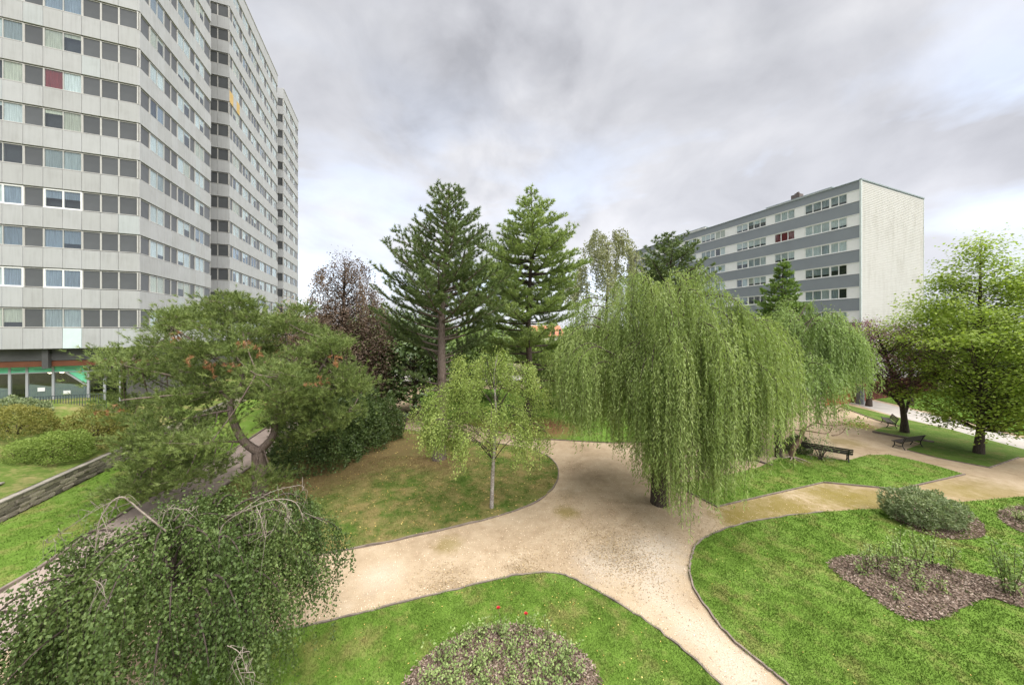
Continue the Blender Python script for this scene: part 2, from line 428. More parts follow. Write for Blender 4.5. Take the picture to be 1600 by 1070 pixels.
# grass blades over the lawns that lie near
def blades(key, m, dens0, ymax, name_z=0.035, hgt=0.055):
    poly = LAWNS[key]
    lo, hi = poly.min(0), poly.max(0); hi[1] = min(hi[1], ymax); lo[1] = max(lo[1], 5.5)
    lo[0] = max(lo[0], -27); hi[0] = min(hi[0], 30)
    n = int(np.prod(hi - lo) * dens0)
    q = lo + rng.random((n, 2)) * (hi - lo)
    d = np.hypot(q[:, 0], q[:, 1])
    keep = (rng.random(n) < np.clip((9.5 / d) ** 1.6, 0, 1)) & (np.abs(q[:, 0]) < q[:, 1] * 1.68 + 0.5)
    q = q[keep]; q = q[in_poly(q + rng.normal(0, 0.045, q.shape), poly)]
    d = np.hypot(q[:, 0], q[:, 1]); n = len(q)
    k = np.clip(d / 10, 0.9, 2.2)
    c = np.c_[q, np.full(n, name_z - 0.004)]
    tuftn = 0.6 + 0.8 * (np.sin(q[:, 0] * 5.1 + 1.3 * np.sin(q[:, 1] * 3.3)) * np.sin(q[:, 1] * 4.7) * 0.5 + 0.5)
    dirv = np.c_[rng.normal(0, 0.55, (n, 2)), np.ones(n)]
    VV, F = needles(c, dirv, hgt * tuftn * (0.6 + 0.7 * rng.random(n)), (0.014 * k)[:, None])
    return stuff(tag(build('grass', (VV, F), m), {'south': 'short mown grass on the lawn below the window', 'east': 'short mown grass round the rose bed on the right',
        'mid': 'thin dry grass under the pines and young birch', 'point': 'short grass of the pointed lawn before the long bench', 'lower': 'short grass between the stone wall and the lane'}[key], 'grass'))
blades('south', M_LAWN, 2600, 12); blades('east', M_LAWN, 2600, 17)
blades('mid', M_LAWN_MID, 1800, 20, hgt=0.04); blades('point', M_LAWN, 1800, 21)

# ------------------------------------------------------------------ mulch beds
def mulch_mat():
    m, t, b, o = mat('bark_mulch')
    a = t.nodes.new('ShaderNodeAttribute'); a.attribute_name = 'tint'
    n = NOISE(t, POS(t), 30, 3)
    f = MATH(t, 'ADD', MATH(t, 'MULTIPLY', a.outputs['Fac'], 0.75), MATH(t, 'MULTIPLY', n, 0.3))
    setc(t, b.inputs['Base Color'], RAMP(t, f, [(0.1, (0.06, 0.042, 0.032)), (0.45, (0.15, 0.105, 0.080)), (0.72, (0.26, 0.195, 0.155)), (0.95, (0.45, 0.37, 0.31))]))
    b.inputs['Roughness'].default_value = 0.9; b.inputs['Specular IOR Level'].default_value = 0.15
    BUMP(t, b, n, 0.8, 0.03)
    return m
M_MULCH = mulch_mat()
M_SOIL = plain('dark_soil', (0.075, 0.05, 0.036), 0.95, 0.3, 8.0, spec=0.1, bump=0.8, bscale=30)
def bed(name, poly, nchip, label):
    poly = np.array([p[:2] for p in spline(poly, 5, True)])
    o = struct(sheet(name, poly, 0.046, M_SOIL))
    lo, hi = poly.min(0) - 0.1, poly.max(0) + 0.1
    q = lo + rng.random((nchip * 2, 2)) * (hi - lo); 
    cen = poly.mean(0)
    q = q[in_poly(cen + (q - cen) * (0.95 + 0.06 * rng.random((len(q), 1))), poly)]; n = len(q)
    c = np.c_[q, 0.05 + 0.035 * rng.random(n)]
    d = unit(np.c_[rng.normal(size=(n, 2)), rng.normal(0, 0.22, n)])
    nr = unit(np.c_[rng.normal(0, 0.4, (n, 2)), np.ones(n)])
    VV, F = leaf_quads(c, d, nr, 0.06 + 0.05 * rng.random(n), 0.022 + 0.02 * rng.random(n), 0.1)
    stuff(tag(build('bark_chips', (VV, F), M_MULCH, tint=rng.random(n)), label, 'mulch'))
    return poly
BED_E = bed('mulch_bed', px((1302, 880), (1330, 872), (1380, 873), (1425, 876), (1470, 886), (1520, 899), (1560, 907), (1610, 915), (1660, 935), (1640, 955), (1590, 949), (1560, 939), (1540, 936), (1512, 945), (1480, 962), (1450, 969), (1420, 967), (1388, 950), (1340, 917), (1310, 898)), 15000, 'brown bark chips covering the large rose bed on the right')
BED_S = bed('mulch_bed', px((630, 1100), (655, 1045), (700, 1008), (745, 988), (800, 980), (855, 992), (900, 1018), (925, 1050), (935, 1100), (900, 1180), (680, 1180)), 15000, 'brown bark chips between the roses below the window')
BED_R = bed('mulch_bed', px((1558, 803), (1580, 794), (1612, 792), (1665, 800), (1675, 828), (1625, 838), (1582, 826)), 3500, 'brown bark chips of the small bed at the right edge')
BED_C = bed('soil_oval', px((1390, 790), (1398, 812), (1430, 830), (1480, 843), (1528, 842), (1540, 829), (1520, 808), (1450, 790)), 1500, 'loose chips on the bare soil under the clipped evergreen shrub')

# ------------------------------------------------------------------ bank, retaining wall
P0 = G(0, 815)
def wall_pt(t, s=0.0, z=0.0):
    return P0 + U * t - V_ * s + np.array((0, 0, z))
def bank_z(s, t):
    a = np.clip(s / 5.5, 0, 1); b = np.clip((t + 4) / 14, 0, 1)
    return 0.86 + 1.95 * (a * a * (3 - 2 * a)) * (b * b * (3 - 2 * b)) + 0.25 * a
ss = np.concatenate([np.linspace(0.15, 8, 22), [10, 14, 20, 30]]); tt = np.linspace(-14, 42, 60)
S, T = np.meshgrid(ss, tt, indexing='ij')
VB = np.stack([wall_pt(t_, s_, bank_z(s_, t_)) for s_, t_ in zip(S.ravel(), T.ravel())])
nT = len(tt)
FB = np.array([(i * nT + j, (i + 1) * nT + j, (i + 1) * nT + j + 1, i * nT + j + 1) for i in range(len(ss) - 1) for j in range(nT - 1)])
struct(build('bank_lawn', (VB, FB[:, ::-1]), M_LAWN_DRY, smooth=True))
low = np.array([wall_pt(t_, -0.2)[:2] for t_ in np.linspace(-13, 36, 12)])
struct(sheet('lawn', np.concatenate([low, pls[::-1] + np.array((-0.1, 0))]), 0.03, M_LAWN)); LAWNS['lower'] = np.concatenate([low, pls[::-1]]); blades('lower', M_LAWN, 1500, 22, 0.03)
edging(pls + np.array((-0.06, 0)), 0.1, 0.09)

def stone_mat():
    m, t, b, o = mat('rubble_stone')
    n = NOISE(t, OBJ(t), 9.0, 6, 0.7)
    c = RAMP(t, n, [(0.3, (0.20, 0.18, 0.15)), (0.6, (0.36, 0.33, 0.28)), (0.75, (0.48, 0.45, 0.40))])
    c = MIX(t, 1.0, c, RAMP(t, ORAND(t), [(0, (0.5, 0.49, 0.47)), (0.5, (1, 0.97, 0.92)), (1, (1.4, 1.36, 1.28))]), 'MULTIPLY')
    setc(t, b.inputs['Base Color'], c); b.inputs['Roughness'].default_value = 0.92; b.inputs['Specular IOR Level'].default_value = 0.15
    BUMP(t, b, n, 0.9, 0.03)
    return m
M_STONE = stone_mat()
M_MORTAR = plain('wall_mortar', (0.07, 0.063, 0.052), 0.95, 0.25, 5, spec=0.1)
wt = thing('retaining_wall', 'low rubble stone retaining wall with flat coping along the grass bank', 'wall', tuple(wall_pt(0)), GRID_RZ)
# local frame of the wall: +Y runs along it, +X faces the lane
build('wall_core', box2((-0.30, -12, -0.1), (-0.02, 34, 0.76)), M_MORTAR, wt)
stones = []
for k in range(5):
    bm = bmesh.new(); bmesh.ops.create_cube(bm, size=1.0)
    bmesh.ops.subdivide_edges(bm, edges=bm.edges[:], cuts=1, use_grid_fill=True)
    for v in bm.verts:
        if v.co.length > 0.8: v.co *= 0.86
        elif v.co.length > 0.65: v.co *= 0.95
        v.co += Vector(rng.normal(0, 0.03, 3))
    me = bpy.data.meshes.new('stone'); bm.to_mesh(me); bm.free(); me.materials.append(M_STONE); stones.append(me)
far = []
z = 0.0
for c in range(4):
    h = (0.21, 0.17, 0.20, 0.18)[c]; y = -6.0 - rng.random() * 0.3
    while y < 30:
        L = 0.28 + 0.5 * rng.random()
        if y < 17:
            o = place(stones[int(rng.integers(5))], 'stone', wt, (-0.03, y + L / 2, z + h / 2))
            o.scale = (0.17 + 0.09 * rng.random(), L * 1.0, h * 0.98); o.rotation_euler = (rng.normal(0, 0.03), 0, 0)
        else: far.append(box((-0.03, y + L / 2, z + h / 2), (0.15 + 0.05 * rng.random(), L - 0.03, h - 0.025)))
        y += L
    z += h
stuff(build('far_stones', far, M_STONE, wt))
y = -8.0
M_COPE = plain('coping_stone', (0.235, 0.215, 0.185), 0.9, 0.28, 3.0, spec=0.15, bump=0.6, bscale=25, orand=0.15)
cope = bevbox('coping_stone', (0.42, 1.0, 0.085), 0.012); cope.materials.append(M_COPE)
while y < 30:
    L = 0.75 + 0.3 * rng.random()
    o = place(cope, 'coping_stone', wt, (-0.11, y + L / 2, 0.805 + rng.normal(0, 0.004))); o.scale = (1, L - 0.015, 1)
    y += L
o = build('slab_cover', box((0, 0, 0), (0.75, 0.55, 0.06), 0.4), M_COPE, loc=tuple(wall_pt(1.4, 1.5, bank_z(1.5, 1.4) + 0.03)))
tag(o, 'small grey concrete cover slab lying in the grass bank', 'slab')
# ------------------------------------------------------------------ apartment buildings
def panel_mat():
    m, t, b, o = mat('weathered_cladding')
    p = OBJ(t)
    geo = POS(t)
    streak = NOISE(t, MAPV(t, geo, scale=(5, 5, 0.35)), 1.6, 6, 0.65)
    patch = NOISE(t, geo, 1.1, 5, 0.6)
    f = MATH(t, 'ADD', MATH(t, 'MULTIPLY', streak, 0.55), MATH(t, 'MULTIPLY', patch, 0.45))
    c = RAMP(t, f, [(0.30, (0.325, 0.328, 0.326)), (0.5, (0.388, 0.395, 0.398)), (0.7, (0.42, 0.428, 0.432))])
    c = MIX(t, 1.0, c, RAMP(t, ORAND(t), [(0, (0.95, 0.945, 0.93)), (0.9, (1.03, 1.03, 1.03)), (1, (1.0, 1.06, 1.06))]), 'MULTIPLY')
    setc(t, b.inputs['Base Color'], c); b.inputs['Roughness'].default_value = 0.6; b.inputs['Specular IOR Level'].default_value = 0.3
    return m
M_PANEL = panel_mat()
M_PALE = plain('new_pale_panel', (0.56, 0.66, 0.66), 0.5, 0.06, 2)
M_OCHRE = plain('ochre_board', (0.52, 0.36, 0.13), 0.6, 0.1, 2)
M_INFILL = plain('dark_infill_panel', (0.085, 0.09, 0.095), 0.35, 0.14, 0.8, spec=0.5, orand=0.12)
M_ALU = plain('aluminium_frame', (0.50, 0.49, 0.46), 0.45, 0.08, 3, metal=0.25)
M_PVC = plain('white_window_frame', (0.78, 0.78, 0.77), 0.4, 0.05, 3)
M_CORE = plain('dark_concrete', (0.12, 0.115, 0.11), 0.9, 0.2, 1.0)  # even dark grey base colour for cores, back walls and lettering
def glass_mat():
    m, t, b, o = mat('window_glass')
    t.nodes.remove(b)
    tr = t.nodes.new('ShaderNodeBsdfTransparent'); tr.inputs[0].default_value = (0.86, 0.9, 0.9, 1)
    gl = t.nodes.new('ShaderNodeBsdfGlossy'); gl.inputs['Roughness'].default_value = 0.03; gl.inputs[0].default_value = (0.95, 0.97, 1, 1)
    fr = t.nodes.new('ShaderNodeLayerWeight'); fr.inputs[0].default_value = 0.5
    mx = t.nodes.new('ShaderNodeMixShader')
    t.links.new(MATH(t, 'ADD', MATH(t, 'MULTIPLY', MATH(t, 'POWER', fr.outputs['Facing'], 4.0), 0.5), 0.07), mx.inputs[0])
    t.links.new(tr.outputs[0], mx.inputs[1]); t.links.new(gl.outputs[0], mx.inputs[2])
    t.links.new(mx.outputs[0], o.inputs[0])
    return m
M_GLASS = glass_mat()
def curtain_mat(name, col):
    m, t, b, o = mat(name)
    n = NOISE(t, MAPV(t, POS(t), scale=(9, 9, 0.4)), 3.0, 3)
    setc(t, b.inputs['Base Color'], MIX(t, 1.0, RAMP(t, n, [(0.35, tuple(c * 0.72 for c in col)), (0.6, col)]), RAMP(t, ORAND(t), [(0, (0.82,) * 3), (1, (1.1,) * 3)]), 'MULTIPLY'))
    b.inputs['Roughness'].default_value = 0.9; b.inputs['Specular IOR Level'].default_value = 0.1
    return m
CURT = {k: curtain_mat('curtain_' + k, c) for k, c in dict(white=(0.84, 0.85, 0.86), cream=(0.72, 0.68, 0.57), grey=(0.42, 0.45, 0.47), red=(0.34, 0.05, 0.055), blue=(0.33, 0.37, 0.46)).items()}
M_ROOM = plain('dim_room', (0.05, 0.052, 0.055), 0.9, 0.3, 1.0)

def win_mesh(name, wd, ht, n, fw, fd=0.07, mull=None):
    """window frame in local x (width) and z, outer face at y=0 looking to -y"""
    ch = [box2((0, 0, 0), (wd, fd, fw)), box2((0, 0, ht - fw), (wd, fd, ht)), box2((0, 0, fw), (fw, fd, ht - fw)), box2((wd - fw, 0, fw), (wd, fd, ht - fw))]
    xs = np.linspace(0, wd, n + 1)
    for x in xs[1:-1]: ch.append(box2((x - fw * 0.45, 0.004, fw), (x + fw * 0.45, fd, ht - fw)))
    ch.append(box2((-0.02, -0.035, -0.025), (wd + 0.02, fd, -0.002)))       # sill
    return ch
MESH = {}
def cached(key, fn):
    if key not in MESH: MESH[key] = fn()
    return MESH[key]
def mesh_only(name, chunks, m):
    o = build(name, chunks, m); me = o.data; bpy.data.objects.remove(o); return me
def window(parent, loc, rz, wd, ht, n, fm, styles, fw=0.045, blind=None):
    """a window: frame, its panes and what hangs behind each pane"""
    me = cached(('w', round(wd, 2), round(ht, 2), n, fm.name, fw), lambda: mesh_only('window', win_mesh('window', wd, ht, n, fw), fm))
    wn = place(me, 'window', parent, loc, rz)
    pw = wd / n
    pane = cached(('p', round(pw, 2), round(ht, 2), fw), lambda: mesh_only('pane', box2((fw * 0.4, 0.03, fw), (pw - fw * 0.4, 0.042, ht - fw)), M_GLASS))
    for i in range(n):
        place(pane, 'pane', wn, (i * pw, 0, 0))
        s = styles[i]
        drop = 1.0 if blind is None else blind[i]
        if s == 'dark': cm, k = M_ROOM, 1.0
        else: cm, k = CURT[s], drop
        if k < 1.0 or s == 'dark':
            rm = cached(('r', round(pw, 2), round(ht, 2)), lambda: mesh_only('room_backing', box2((0.01, 0.24, 0.01), (pw - 0.01, 0.26, ht - 0.01)), M_ROOM))
            place(rm, 'room_backing', wn, (i * pw, 0, 0))
        if s != 'dark':
            k = round(k * 4) / 4 or 0.25
            def mk():
                x = np.linspace(0.02, pw - 0.02, 15); y = 0.062 + 0.012 * np.sin(x * 42)
                Vt = np.concatenate([np.c_[x, y, np.full(15, ht * (1 - k) + 0.03)], np.c_[x, y, np.full(15, ht - 0.02)]])
                F = np.array([(i_, i_ + 1, i_ + 16, i_ + 15) for i_ in range(14)])
                return mesh_only('curtain', (Vt, F), cm)
            place(cached(('c', s, round(pw, 2), round(ht, 2), k), mk), 'curtain', wn, (i * pw, 0, 0))
    return wn
def pick(n, weights, run=0.6):
    ks = list(weights); p = np.array([weights[k] for k in ks], float); p /= p.sum()
    out = [ks[int(rng.choice(len(ks), p=p))]]
    while len(out) < n: out.append(out[-1] if rng.random() < run else ks[int(rng.choice(len(ks), p=p))])
    return out

# ---- the high tower on the left
CORNER = np.array((-27.24, 23.3, 0.0))
tw = thing('apartment_tower', 'tall stepped apartment tower with grey panel bands and dark window strips', 'building', tuple(CORNER), GRID_RZ)
Z0, FL, WH, NR = 8.1, 2.72, 1.30, 15
TOP = Z0 + FL * NR + 0.35
# A face: local y=0, x from 0 leftwards; B faces: local x=0 along y
A_mod = [('d', 1.13), ('d', 0.93), ('d', 0.93), ('w', 1.85), ('d', 0.92), ('w', 1.85), ('d', 0.93), ('d', 0.93), ('w', 1.85), ('d', 0.93), ('d', 1.0)]
B1 = [('d', 1.2), ('w', 1.65), ('d', 0.87), ('d', 0.88), ('w', 1.83), ('d', 0.82), ('w', 1.55), ('d', 1.2)]
B2 = [('d', 0.95), ('w', 1.7), ('d', 0.9), ('w', 1.75), ('d', 0.9), ('w', 1.75), ('d', 1.25), ('w', 1.7), ('d', 0.9), ('w', 1.7), ('d', 0.9), ('w', 1.7), ('d', 0.6)]
B3 = [('w', 1.6), ('d', 0.9), ('w', 1.6), ('d', 0.9), ('d', 0.9), ('w', 1.6), ('d', 1.0), ('d', 0.9)]
F_A = [('d', 1.1), ('d', 0.95), ('d', 0.95)]
def cores():
    ch = []
    for (y0, y1, x0) in ((0, 10, -16), (14, 30.7, -14), (33.7, 43.1, -14)):
        ch.append(box2((x0 + 0.4, y0 + 0.4, 6.72), (-0.4, y1 - 0.1, TOP - 0.3)))
        ch.append(box2((x0 + 0.3, y0 + 0.05, TOP - 0.34), (-0.05, y1 - 0.05, TOP - 0.24)))
    ch.append(box2((-14, 9.0, 6.73), (-3.2, 40, TOP - 0.6)))
    return ch
build('concrete_core', cores(), M_CORE, tw)
bulk = {'panel': [], 'infill': [], 'frame': []}
def facade(mods, origin, axis, rows, single_rows, first=True):
    """axis 0: along -x at y=origin (looks to -y); axis 1: along +y at x=0 (looks to +x)"""
    lens = [l for _, l in mods]
    # panels over the windows follow the same joints; a window spans two panels
    joints = [0.0]
    for k, l in mods:
        if k == 'w': joints += [joints[-1] + l / 2, joints[-1] + l]
        else: joints.append(joints[-1] + l)
    for r in range(NR + 1):
        z0 = 6.66 if r == 0 else Z0 + FL * (r - 1) + WH + 0.05
        z1 = Z0 - 0.05 + FL * r if r < NR else TOP
        for a, b in zip(joints[:-1], joints[1:]):
            L, h = b - a - 0.018, z1 - z0
            mm = M_PANEL
            if axis == 0: c = (-(a + b) / 2, origin + 0.05, (z0 + z1) / 2); s = (L, 0.10, h)
            else: c = (-0.05, origin + (a + b) / 2, (z0 + z1) / 2); s = (0.10, L, h)
            if r <= single_rows:
                if axis == 0 and r == 0 and abs(a - 3.0) < 0.1: mm = M_PALE
                if axis == 1 and first and r == 4 and rng.random() < 0.12: mm = M_PALE
                me = cached(('panel', axis, round(L, 2), round(h, 2), mm.name), lambda: mesh_pan(s, mm))
                o = place(me, 'wall_panel', tw, c)
                o.rotation_euler = (rng.normal(0, 0.002), rng.normal(0, 0.002), 0)
            elif axis == 1 and not first and origin == 14 and r == 10 and a < 2.4 and a not in (joints[1],): 
                build('ochre_panel', box(c, s), M_OCHRE, tw)
            else: bulk['panel'].append(box(c, s))
    for r in range(NR):
        z = Z0 + FL * r; pos = 0.0
        for k, l in mods:
            if k == 'd':
                if axis == 0: c = (-(pos + l / 2), origin + 0.12, z + WH / 2); s = (l - 0.09, 0.04, WH - 0.08)
                else: c = (-0.12, origin + pos + l / 2, z + WH / 2); s = (0.04, l - 0.09, WH - 0.08)
                if r <= single_rows:
                    me = cached(('inf', axis, round(l, 2)), lambda: mesh_only('infill_panel', box((0, 0, 0), s), M_INFILL))
                    place(me, 'infill_panel', tw, c)
                else: bulk['infill'].append(box(c, s))
                # slim light frame round the infill
                for q in (-1, 1):
                    if axis == 0:
                        bulk['frame'].append(box((c[0] + q * (l / 2 - 0.022), origin + 0.10, c[2]), (0.044, 0.07, WH)))
                        bulk['frame'].append(box((c[0], origin + 0.102, c[2] + q * (WH / 2 - 0.02)), (l - 0.09, 0.07, 0.04)))
                    else:
                        bulk['frame'].append(box((-0.10, c[1] + q * (l / 2 - 0.022), c[2]), (0.07, 0.044, WH)))
                        bulk['frame'].append(box((-0.102, c[1], c[2] + q * (WH / 2 - 0.02)), (0.07, l - 0.09, 0.04)))
            else:
                fm = M_ALU; fw = 0.045
                st = pick(2, dict(white=5, cream=2.0, grey=1.6, dark=2.0, blue=1.6), 0.7)
                if axis == 0 and r in (1, 3): fm, fw = M_PVC, 0.085
                if axis == 1: st = pick(2, dict(white=6, cream=1.0, grey=1.0, dark=0.8, blue=0.8), 0.8)
                if axis == 1 and first and r == 1: st = ['cream', 'cream']
                if axis == 0 and r == 6 and pos < 4: st = ['red', 'white']
                if axis == 0 and r in (1, 2, 3): st = ['blue', 'blue'] if pos < 4 else ['white', 'blue']
                bl = [1.0 if rng.random() < 0.75 else float(rng.choice([0.25, 0.5, 0.75])) for _ in range(2)]
                if axis == 0: window(tw, (-(pos + l), origin + 0.05, z), 0, l, WH, 2, fm, st, fw, bl)
                else: window(tw, (-0.05, origin + pos, z), R(90), l, WH, 2, fm, st, fw, bl)
            pos += l
def mesh_pan(s, mm):
    me = bevbox('wall_panel', s, 0.012); me.materials.append(mm); return me
facade(A_mod, 0.0, 0, NR, 8)
facade(B1, 0.0, 1, NR, 11)
facade(F_A, 14.0, 0, NR, -1, False); facade(B2, 14.0, 1, NR, -1, False)
facade(F_A[:2], 33.7, 0, NR, -1, False); facade(B3, 33.7, 1, NR, -1, False)
for k, m_ in (('panel', M_PANEL), ('infill', M_INFILL), ('frame', M_ALU)):
    stuff(build({'panel': 'far_cladding', 'infill': 'far_infill', 'frame': 'strip_frames'}[k], bulk[k], m_, tw))
# parapet caps and roof edge
build('parapet_cap', [box2((-16, -0.06, TOP), (0.06, 0.2, TOP + 0.06)), box2((-0.2, 0.2, TOP), (0.06, 10, TOP + 0.06)), box2((-0.2, 14, TOP), (0.06, 30.7, TOP + 0.06)), box2((-3, 13.94, TOP), (-0.2, 14.2, TOP + 0.06)),
                      box2((-0.2, 33.7, TOP), (0.06, 43.1, TOP + 0.06))], M_ALU, tw)
# set-back ground floor
M_BEAM = plain('dark_beam', (0.075, 0.075, 0.075), 0.7, 0.2, 1.0)
M_BROWN = plain('brown_fascia', (0.15, 0.052, 0.025), 0.6, 0.15, 2)
M_GREEN = plain('green_sign_film', (0.16, 0.60, 0.36), 0.4, 0.08, 2)
M_FROST = plain('frosted_film', (0.25, 0.275, 0.285), 0.3, 0.1, 1)
M_SHOPF = plain('shop_frame', (0.36, 0.37, 0.38), 0.45, 0.08, 3)
build('soffit_beam', [box2((-16, 0.55, 5.82), (-0.6, 0.85, 6.62)), box2((-0.95, 0.86, 5.82), (-0.6, 43, 6.62)), box2((-5.1, 0.3, 5.3), (-4.8, 0.54, 6.62))], M_BEAM, tw)
build('soffit', box2((-16, 0.12, 6.60), (-0.12, 43, 6.645)), M_BEAM, tw)
build('fascia', [box2((-16, 0.60, 5.42), (-0.7, 0.95, 5.80)), box2((-1.1, 0.96, 5.42), (-0.7, 43, 5.80))], M_BROWN, tw)
gz0, gz1 = 2.6, 5.42
build('shop_back_wall', [box2((-16, 4.6, 0), (-1, 4.8, 5.8)), box2((-1.6, 1.6, 0), (-1.2, 43, 5.4)), box2((-16, 1.02, 0), (-1.2, 1.5, gz0))], M_CORE, tw)
build('shop_floor', box2((-16, 1.5, gz0 - 0.1), (-1.6, 4.6, gz0)), M_FROST, tw)
build('shop_ceiling', box2((-16, 1.0, 5.42), (-1.6, 4.6, 5.5)), M_BEAM, tw)
sx = [-1.6, -2.45, -3.3, -5.05, -6.3, -7.1, -8.9, -10.7]
M_LAMP, tl_, bl_, ol_ = mat('lamp_bulb')
bl_.inputs['Emission Color'].default_value = (1, 0.78, 0.5, 1); bl_.inputs['Emission Strength'].default_value = 3.0
for i, (a, b) in enumerate(zip(sx[:-1], sx[1:])):
    f = build('shop_window', [box2((b, 1.0, gz0), (b + 0.06, 1.1, gz1)), box2((a - 0.06, 1.0, gz0), (a, 1.1, gz1)), box2((b + 0.06, 1.0, 4.93), (a - 0.06, 1.1, 5.0)), box2((b + 0.06, 1.0, gz1 - 0.06), (a - 0.06, 1.1, gz1)), box2((b + 0.06, 1.0, gz0), (a - 0.06, 1.1, gz0 + 0.08))], M_SHOPF, tw)
    build('pane', box2((b + 0.06, 1.04, gz0 + 0.08), (a - 0.06, 1.05, 4.93)), M_GLASS, f)
    if i >= 2:
        s = build('sign_band', box2((b + 0.06, 1.03, 5.0), (a - 0.06, 1.06, gz1 - 0.06)), M_GREEN, f)
        c = (a + b) / 2
        build('lettering', [box2((c - 0.32, 1.022, 5.19), (c + 0.30, 1.029, 5.215)), box2((c - 0.25, 1.022, 5.10), (c + 0.22, 1.029, 5.118))], M_CORE, f)
    else: build('dark_transom', box2((b + 0.06, 1.03, 5.0), (a - 0.06, 1.06, gz1 - 0.06)), M_BEAM, f)
    if i == 2:      # big pane with the slanted film
        def flat(pts, y0, y1):
            v = [(x, y0, z) for x, z in pts] + [(x, y1, z) for x, z in pts]; n = len(pts)
            if n == 3: v += []
            return v, n
        tri = [(a - 0.07, 4.92), (b + 0.75, 4.92), (a - 0.07, 4.02)]
        v = np.array([(x, 1.030, z) for x, z in tri] + [(x, 1.038, z) for x, z in tri])
        build('green_film', [(v, np.array([(0, 1, 2), (3, 5, 4)])), (v, np.array([(0, 3, 4, 1), (1, 4, 5, 2), (2, 5, 3, 0)]))], M_GREEN, f)
        d0, d1 = np.array((b + 0.70, 4.94)), np.array((a - 0.07, 4.0))
        q = [(d0[0], d0[1]), (d0[0] - 0.16, d0[1]), (d1[0], d1[1] - 0.14), (d1[0], d1[1])]
        v = np.array([(x, 1.020, z) for x, z in q] + [(x, 1.028, z) for x, z in q])
        build('slanted_bar', (v, np.array([(0, 1, 2, 3), (4, 7, 6, 5), (0, 4, 5, 1), (2, 6, 7, 3), (1, 5, 6, 2), (3, 7, 4, 0)])), M_SHOPF, f)
    if i in (2, 3, 5, 6):
        q = [(b + 0.06, gz0 + 0.08), (a - 0.06, gz0 + 0.08), (a - 0.06, 3.95), (b + 0.06, 4.2)]
        v = np.array([(x, 1.052, z) for x, z in q] + [(x, 1.058, z) for x, z in q])
        build('frosted_film', (v, np.array([(0, 1, 2, 3), (4, 7, 6, 5), (0, 4, 5, 1), (2, 6, 7, 3), (1, 5, 6, 2), (3, 7, 4, 0)])), M_FROST, f)
    if i in (2, 3): build('paper_notice', box2((b + 0.5, 1.02, 3.35 + 0.3 * (i - 2)), (b + 0.85, 1.03, 3.62 + 0.3 * (i - 2))), M_PVC, f)
for x in (-5.4, -6.0):
    build('ceiling_lamp', tube([(x, 2.2, 4.78), (x, 2.2, 4.84), (x, 2.2, 4.90)], [0.06, 0.14, 0.06], 8), M_LAMP, tw)
# fence before the shop
M_IRON = plain('dark_iron', (0.055, 0.07, 0.075), 0.6, 0.2, 4)
fz = 2.62
fc = CORNER + U * (-0.9)
fn = thing('railing', 'dark metal bar railing on the bank before the green shopfront', 'railing', tuple(fc), GRID_RZ)
build('rail', [box2((-9, -0.02, fz + 0.92), (-1.2, 0.02, fz + 0.96)), box2((-9, -0.02, fz + 0.14), (-1.2, 0.02, fz + 0.18))], M_IRON, fn)
bar = mesh_only('baluster', box2((-0.011, -0.011, fz - 0.9), (0.011, 0.011, fz + 0.93)), M_IRON)
for x in np.arange(-9, -1.19, 0.13): place(bar, 'baluster', fn, (float(x), 0, 0))

# ---- the grey and white block on the right
BC = np.array((39.2, 35.8, 0.0))
bk = thing('apartment_block', 'long white apartment block with grey spandrel bands and blank tiled gable', 'building', tuple(BC), GRID_RZ)
BL, BW, BTOP = 38.0, 14.8, 24.72
M_GBAND = plain('grey_band', (0.245, 0.268, 0.300), 0.55, 0.05, 0.6)
M_WPAN = plain('white_panel', (0.80, 0.80, 0.805), 0.6, 0.05, 1.5)
M_TRIM = plain('pale_trim', (0.62, 0.68, 0.68), 0.5, 0.08, 3)
M_ZINC = plain('zinc_edge', (0.30, 0.35, 0.36), 0.5, 0.1, 3, metal=0.3)
def tile_mat():
    m, t, b, o = mat('gable_cladding')
    p = OBJ(t)
    br = t.nodes.new('ShaderNodeTexBrick')
    t.links.new(MAPV(t, p, rot=(R(90), 0, 0)), br.inputs['Vector'])
    br.inputs['Scale'].default_value = 1.0; br.inputs['Brick Width'].default_value = 0.9; br.inputs['Row Height'].default_value = 0.2
    br.inputs['Mortar Size'].default_value = 0.012
    br.inputs['Color1'].default_value = (0.515, 0.512, 0.492, 1); br.inputs['Color2'].default_value = (0.49, 0.486, 0.465, 1); br.inputs['Mortar'].default_value = (0.45, 0.445, 0.425, 1)
    st = NOISE(t, MAPV(t, p, scale=(1.2, 1, 0.25)), 0.9, 6, 0.65)
    c = MIX(t, 1.0, br.outputs[0], RAMP(t, st, [(0.28, (0.84, 0.83, 0.80)), (0.5, (1, 1, 0.99)), (0.7, (1.04, 1.04, 1.04))]), 'MULTIPLY')
    setc(t, b.inputs['Base Color'], c); b.inputs['Roughness'].default_value = 0.75; b.inputs['Specular IOR Level'].default_value = 0.25
    return m
M_TILE = tile_mat()
build('core', [box2((0.35, 0.2, 0), (BW - 0.2, BL - 0.1, BTOP - 0.3))], M_CORE, bk)
build('roof', [box2((0.1, 0.1, BTOP - 0.35), (BW - 0.1, BL - 0.1, BTOP - 0.1))], M_ZINC, bk)
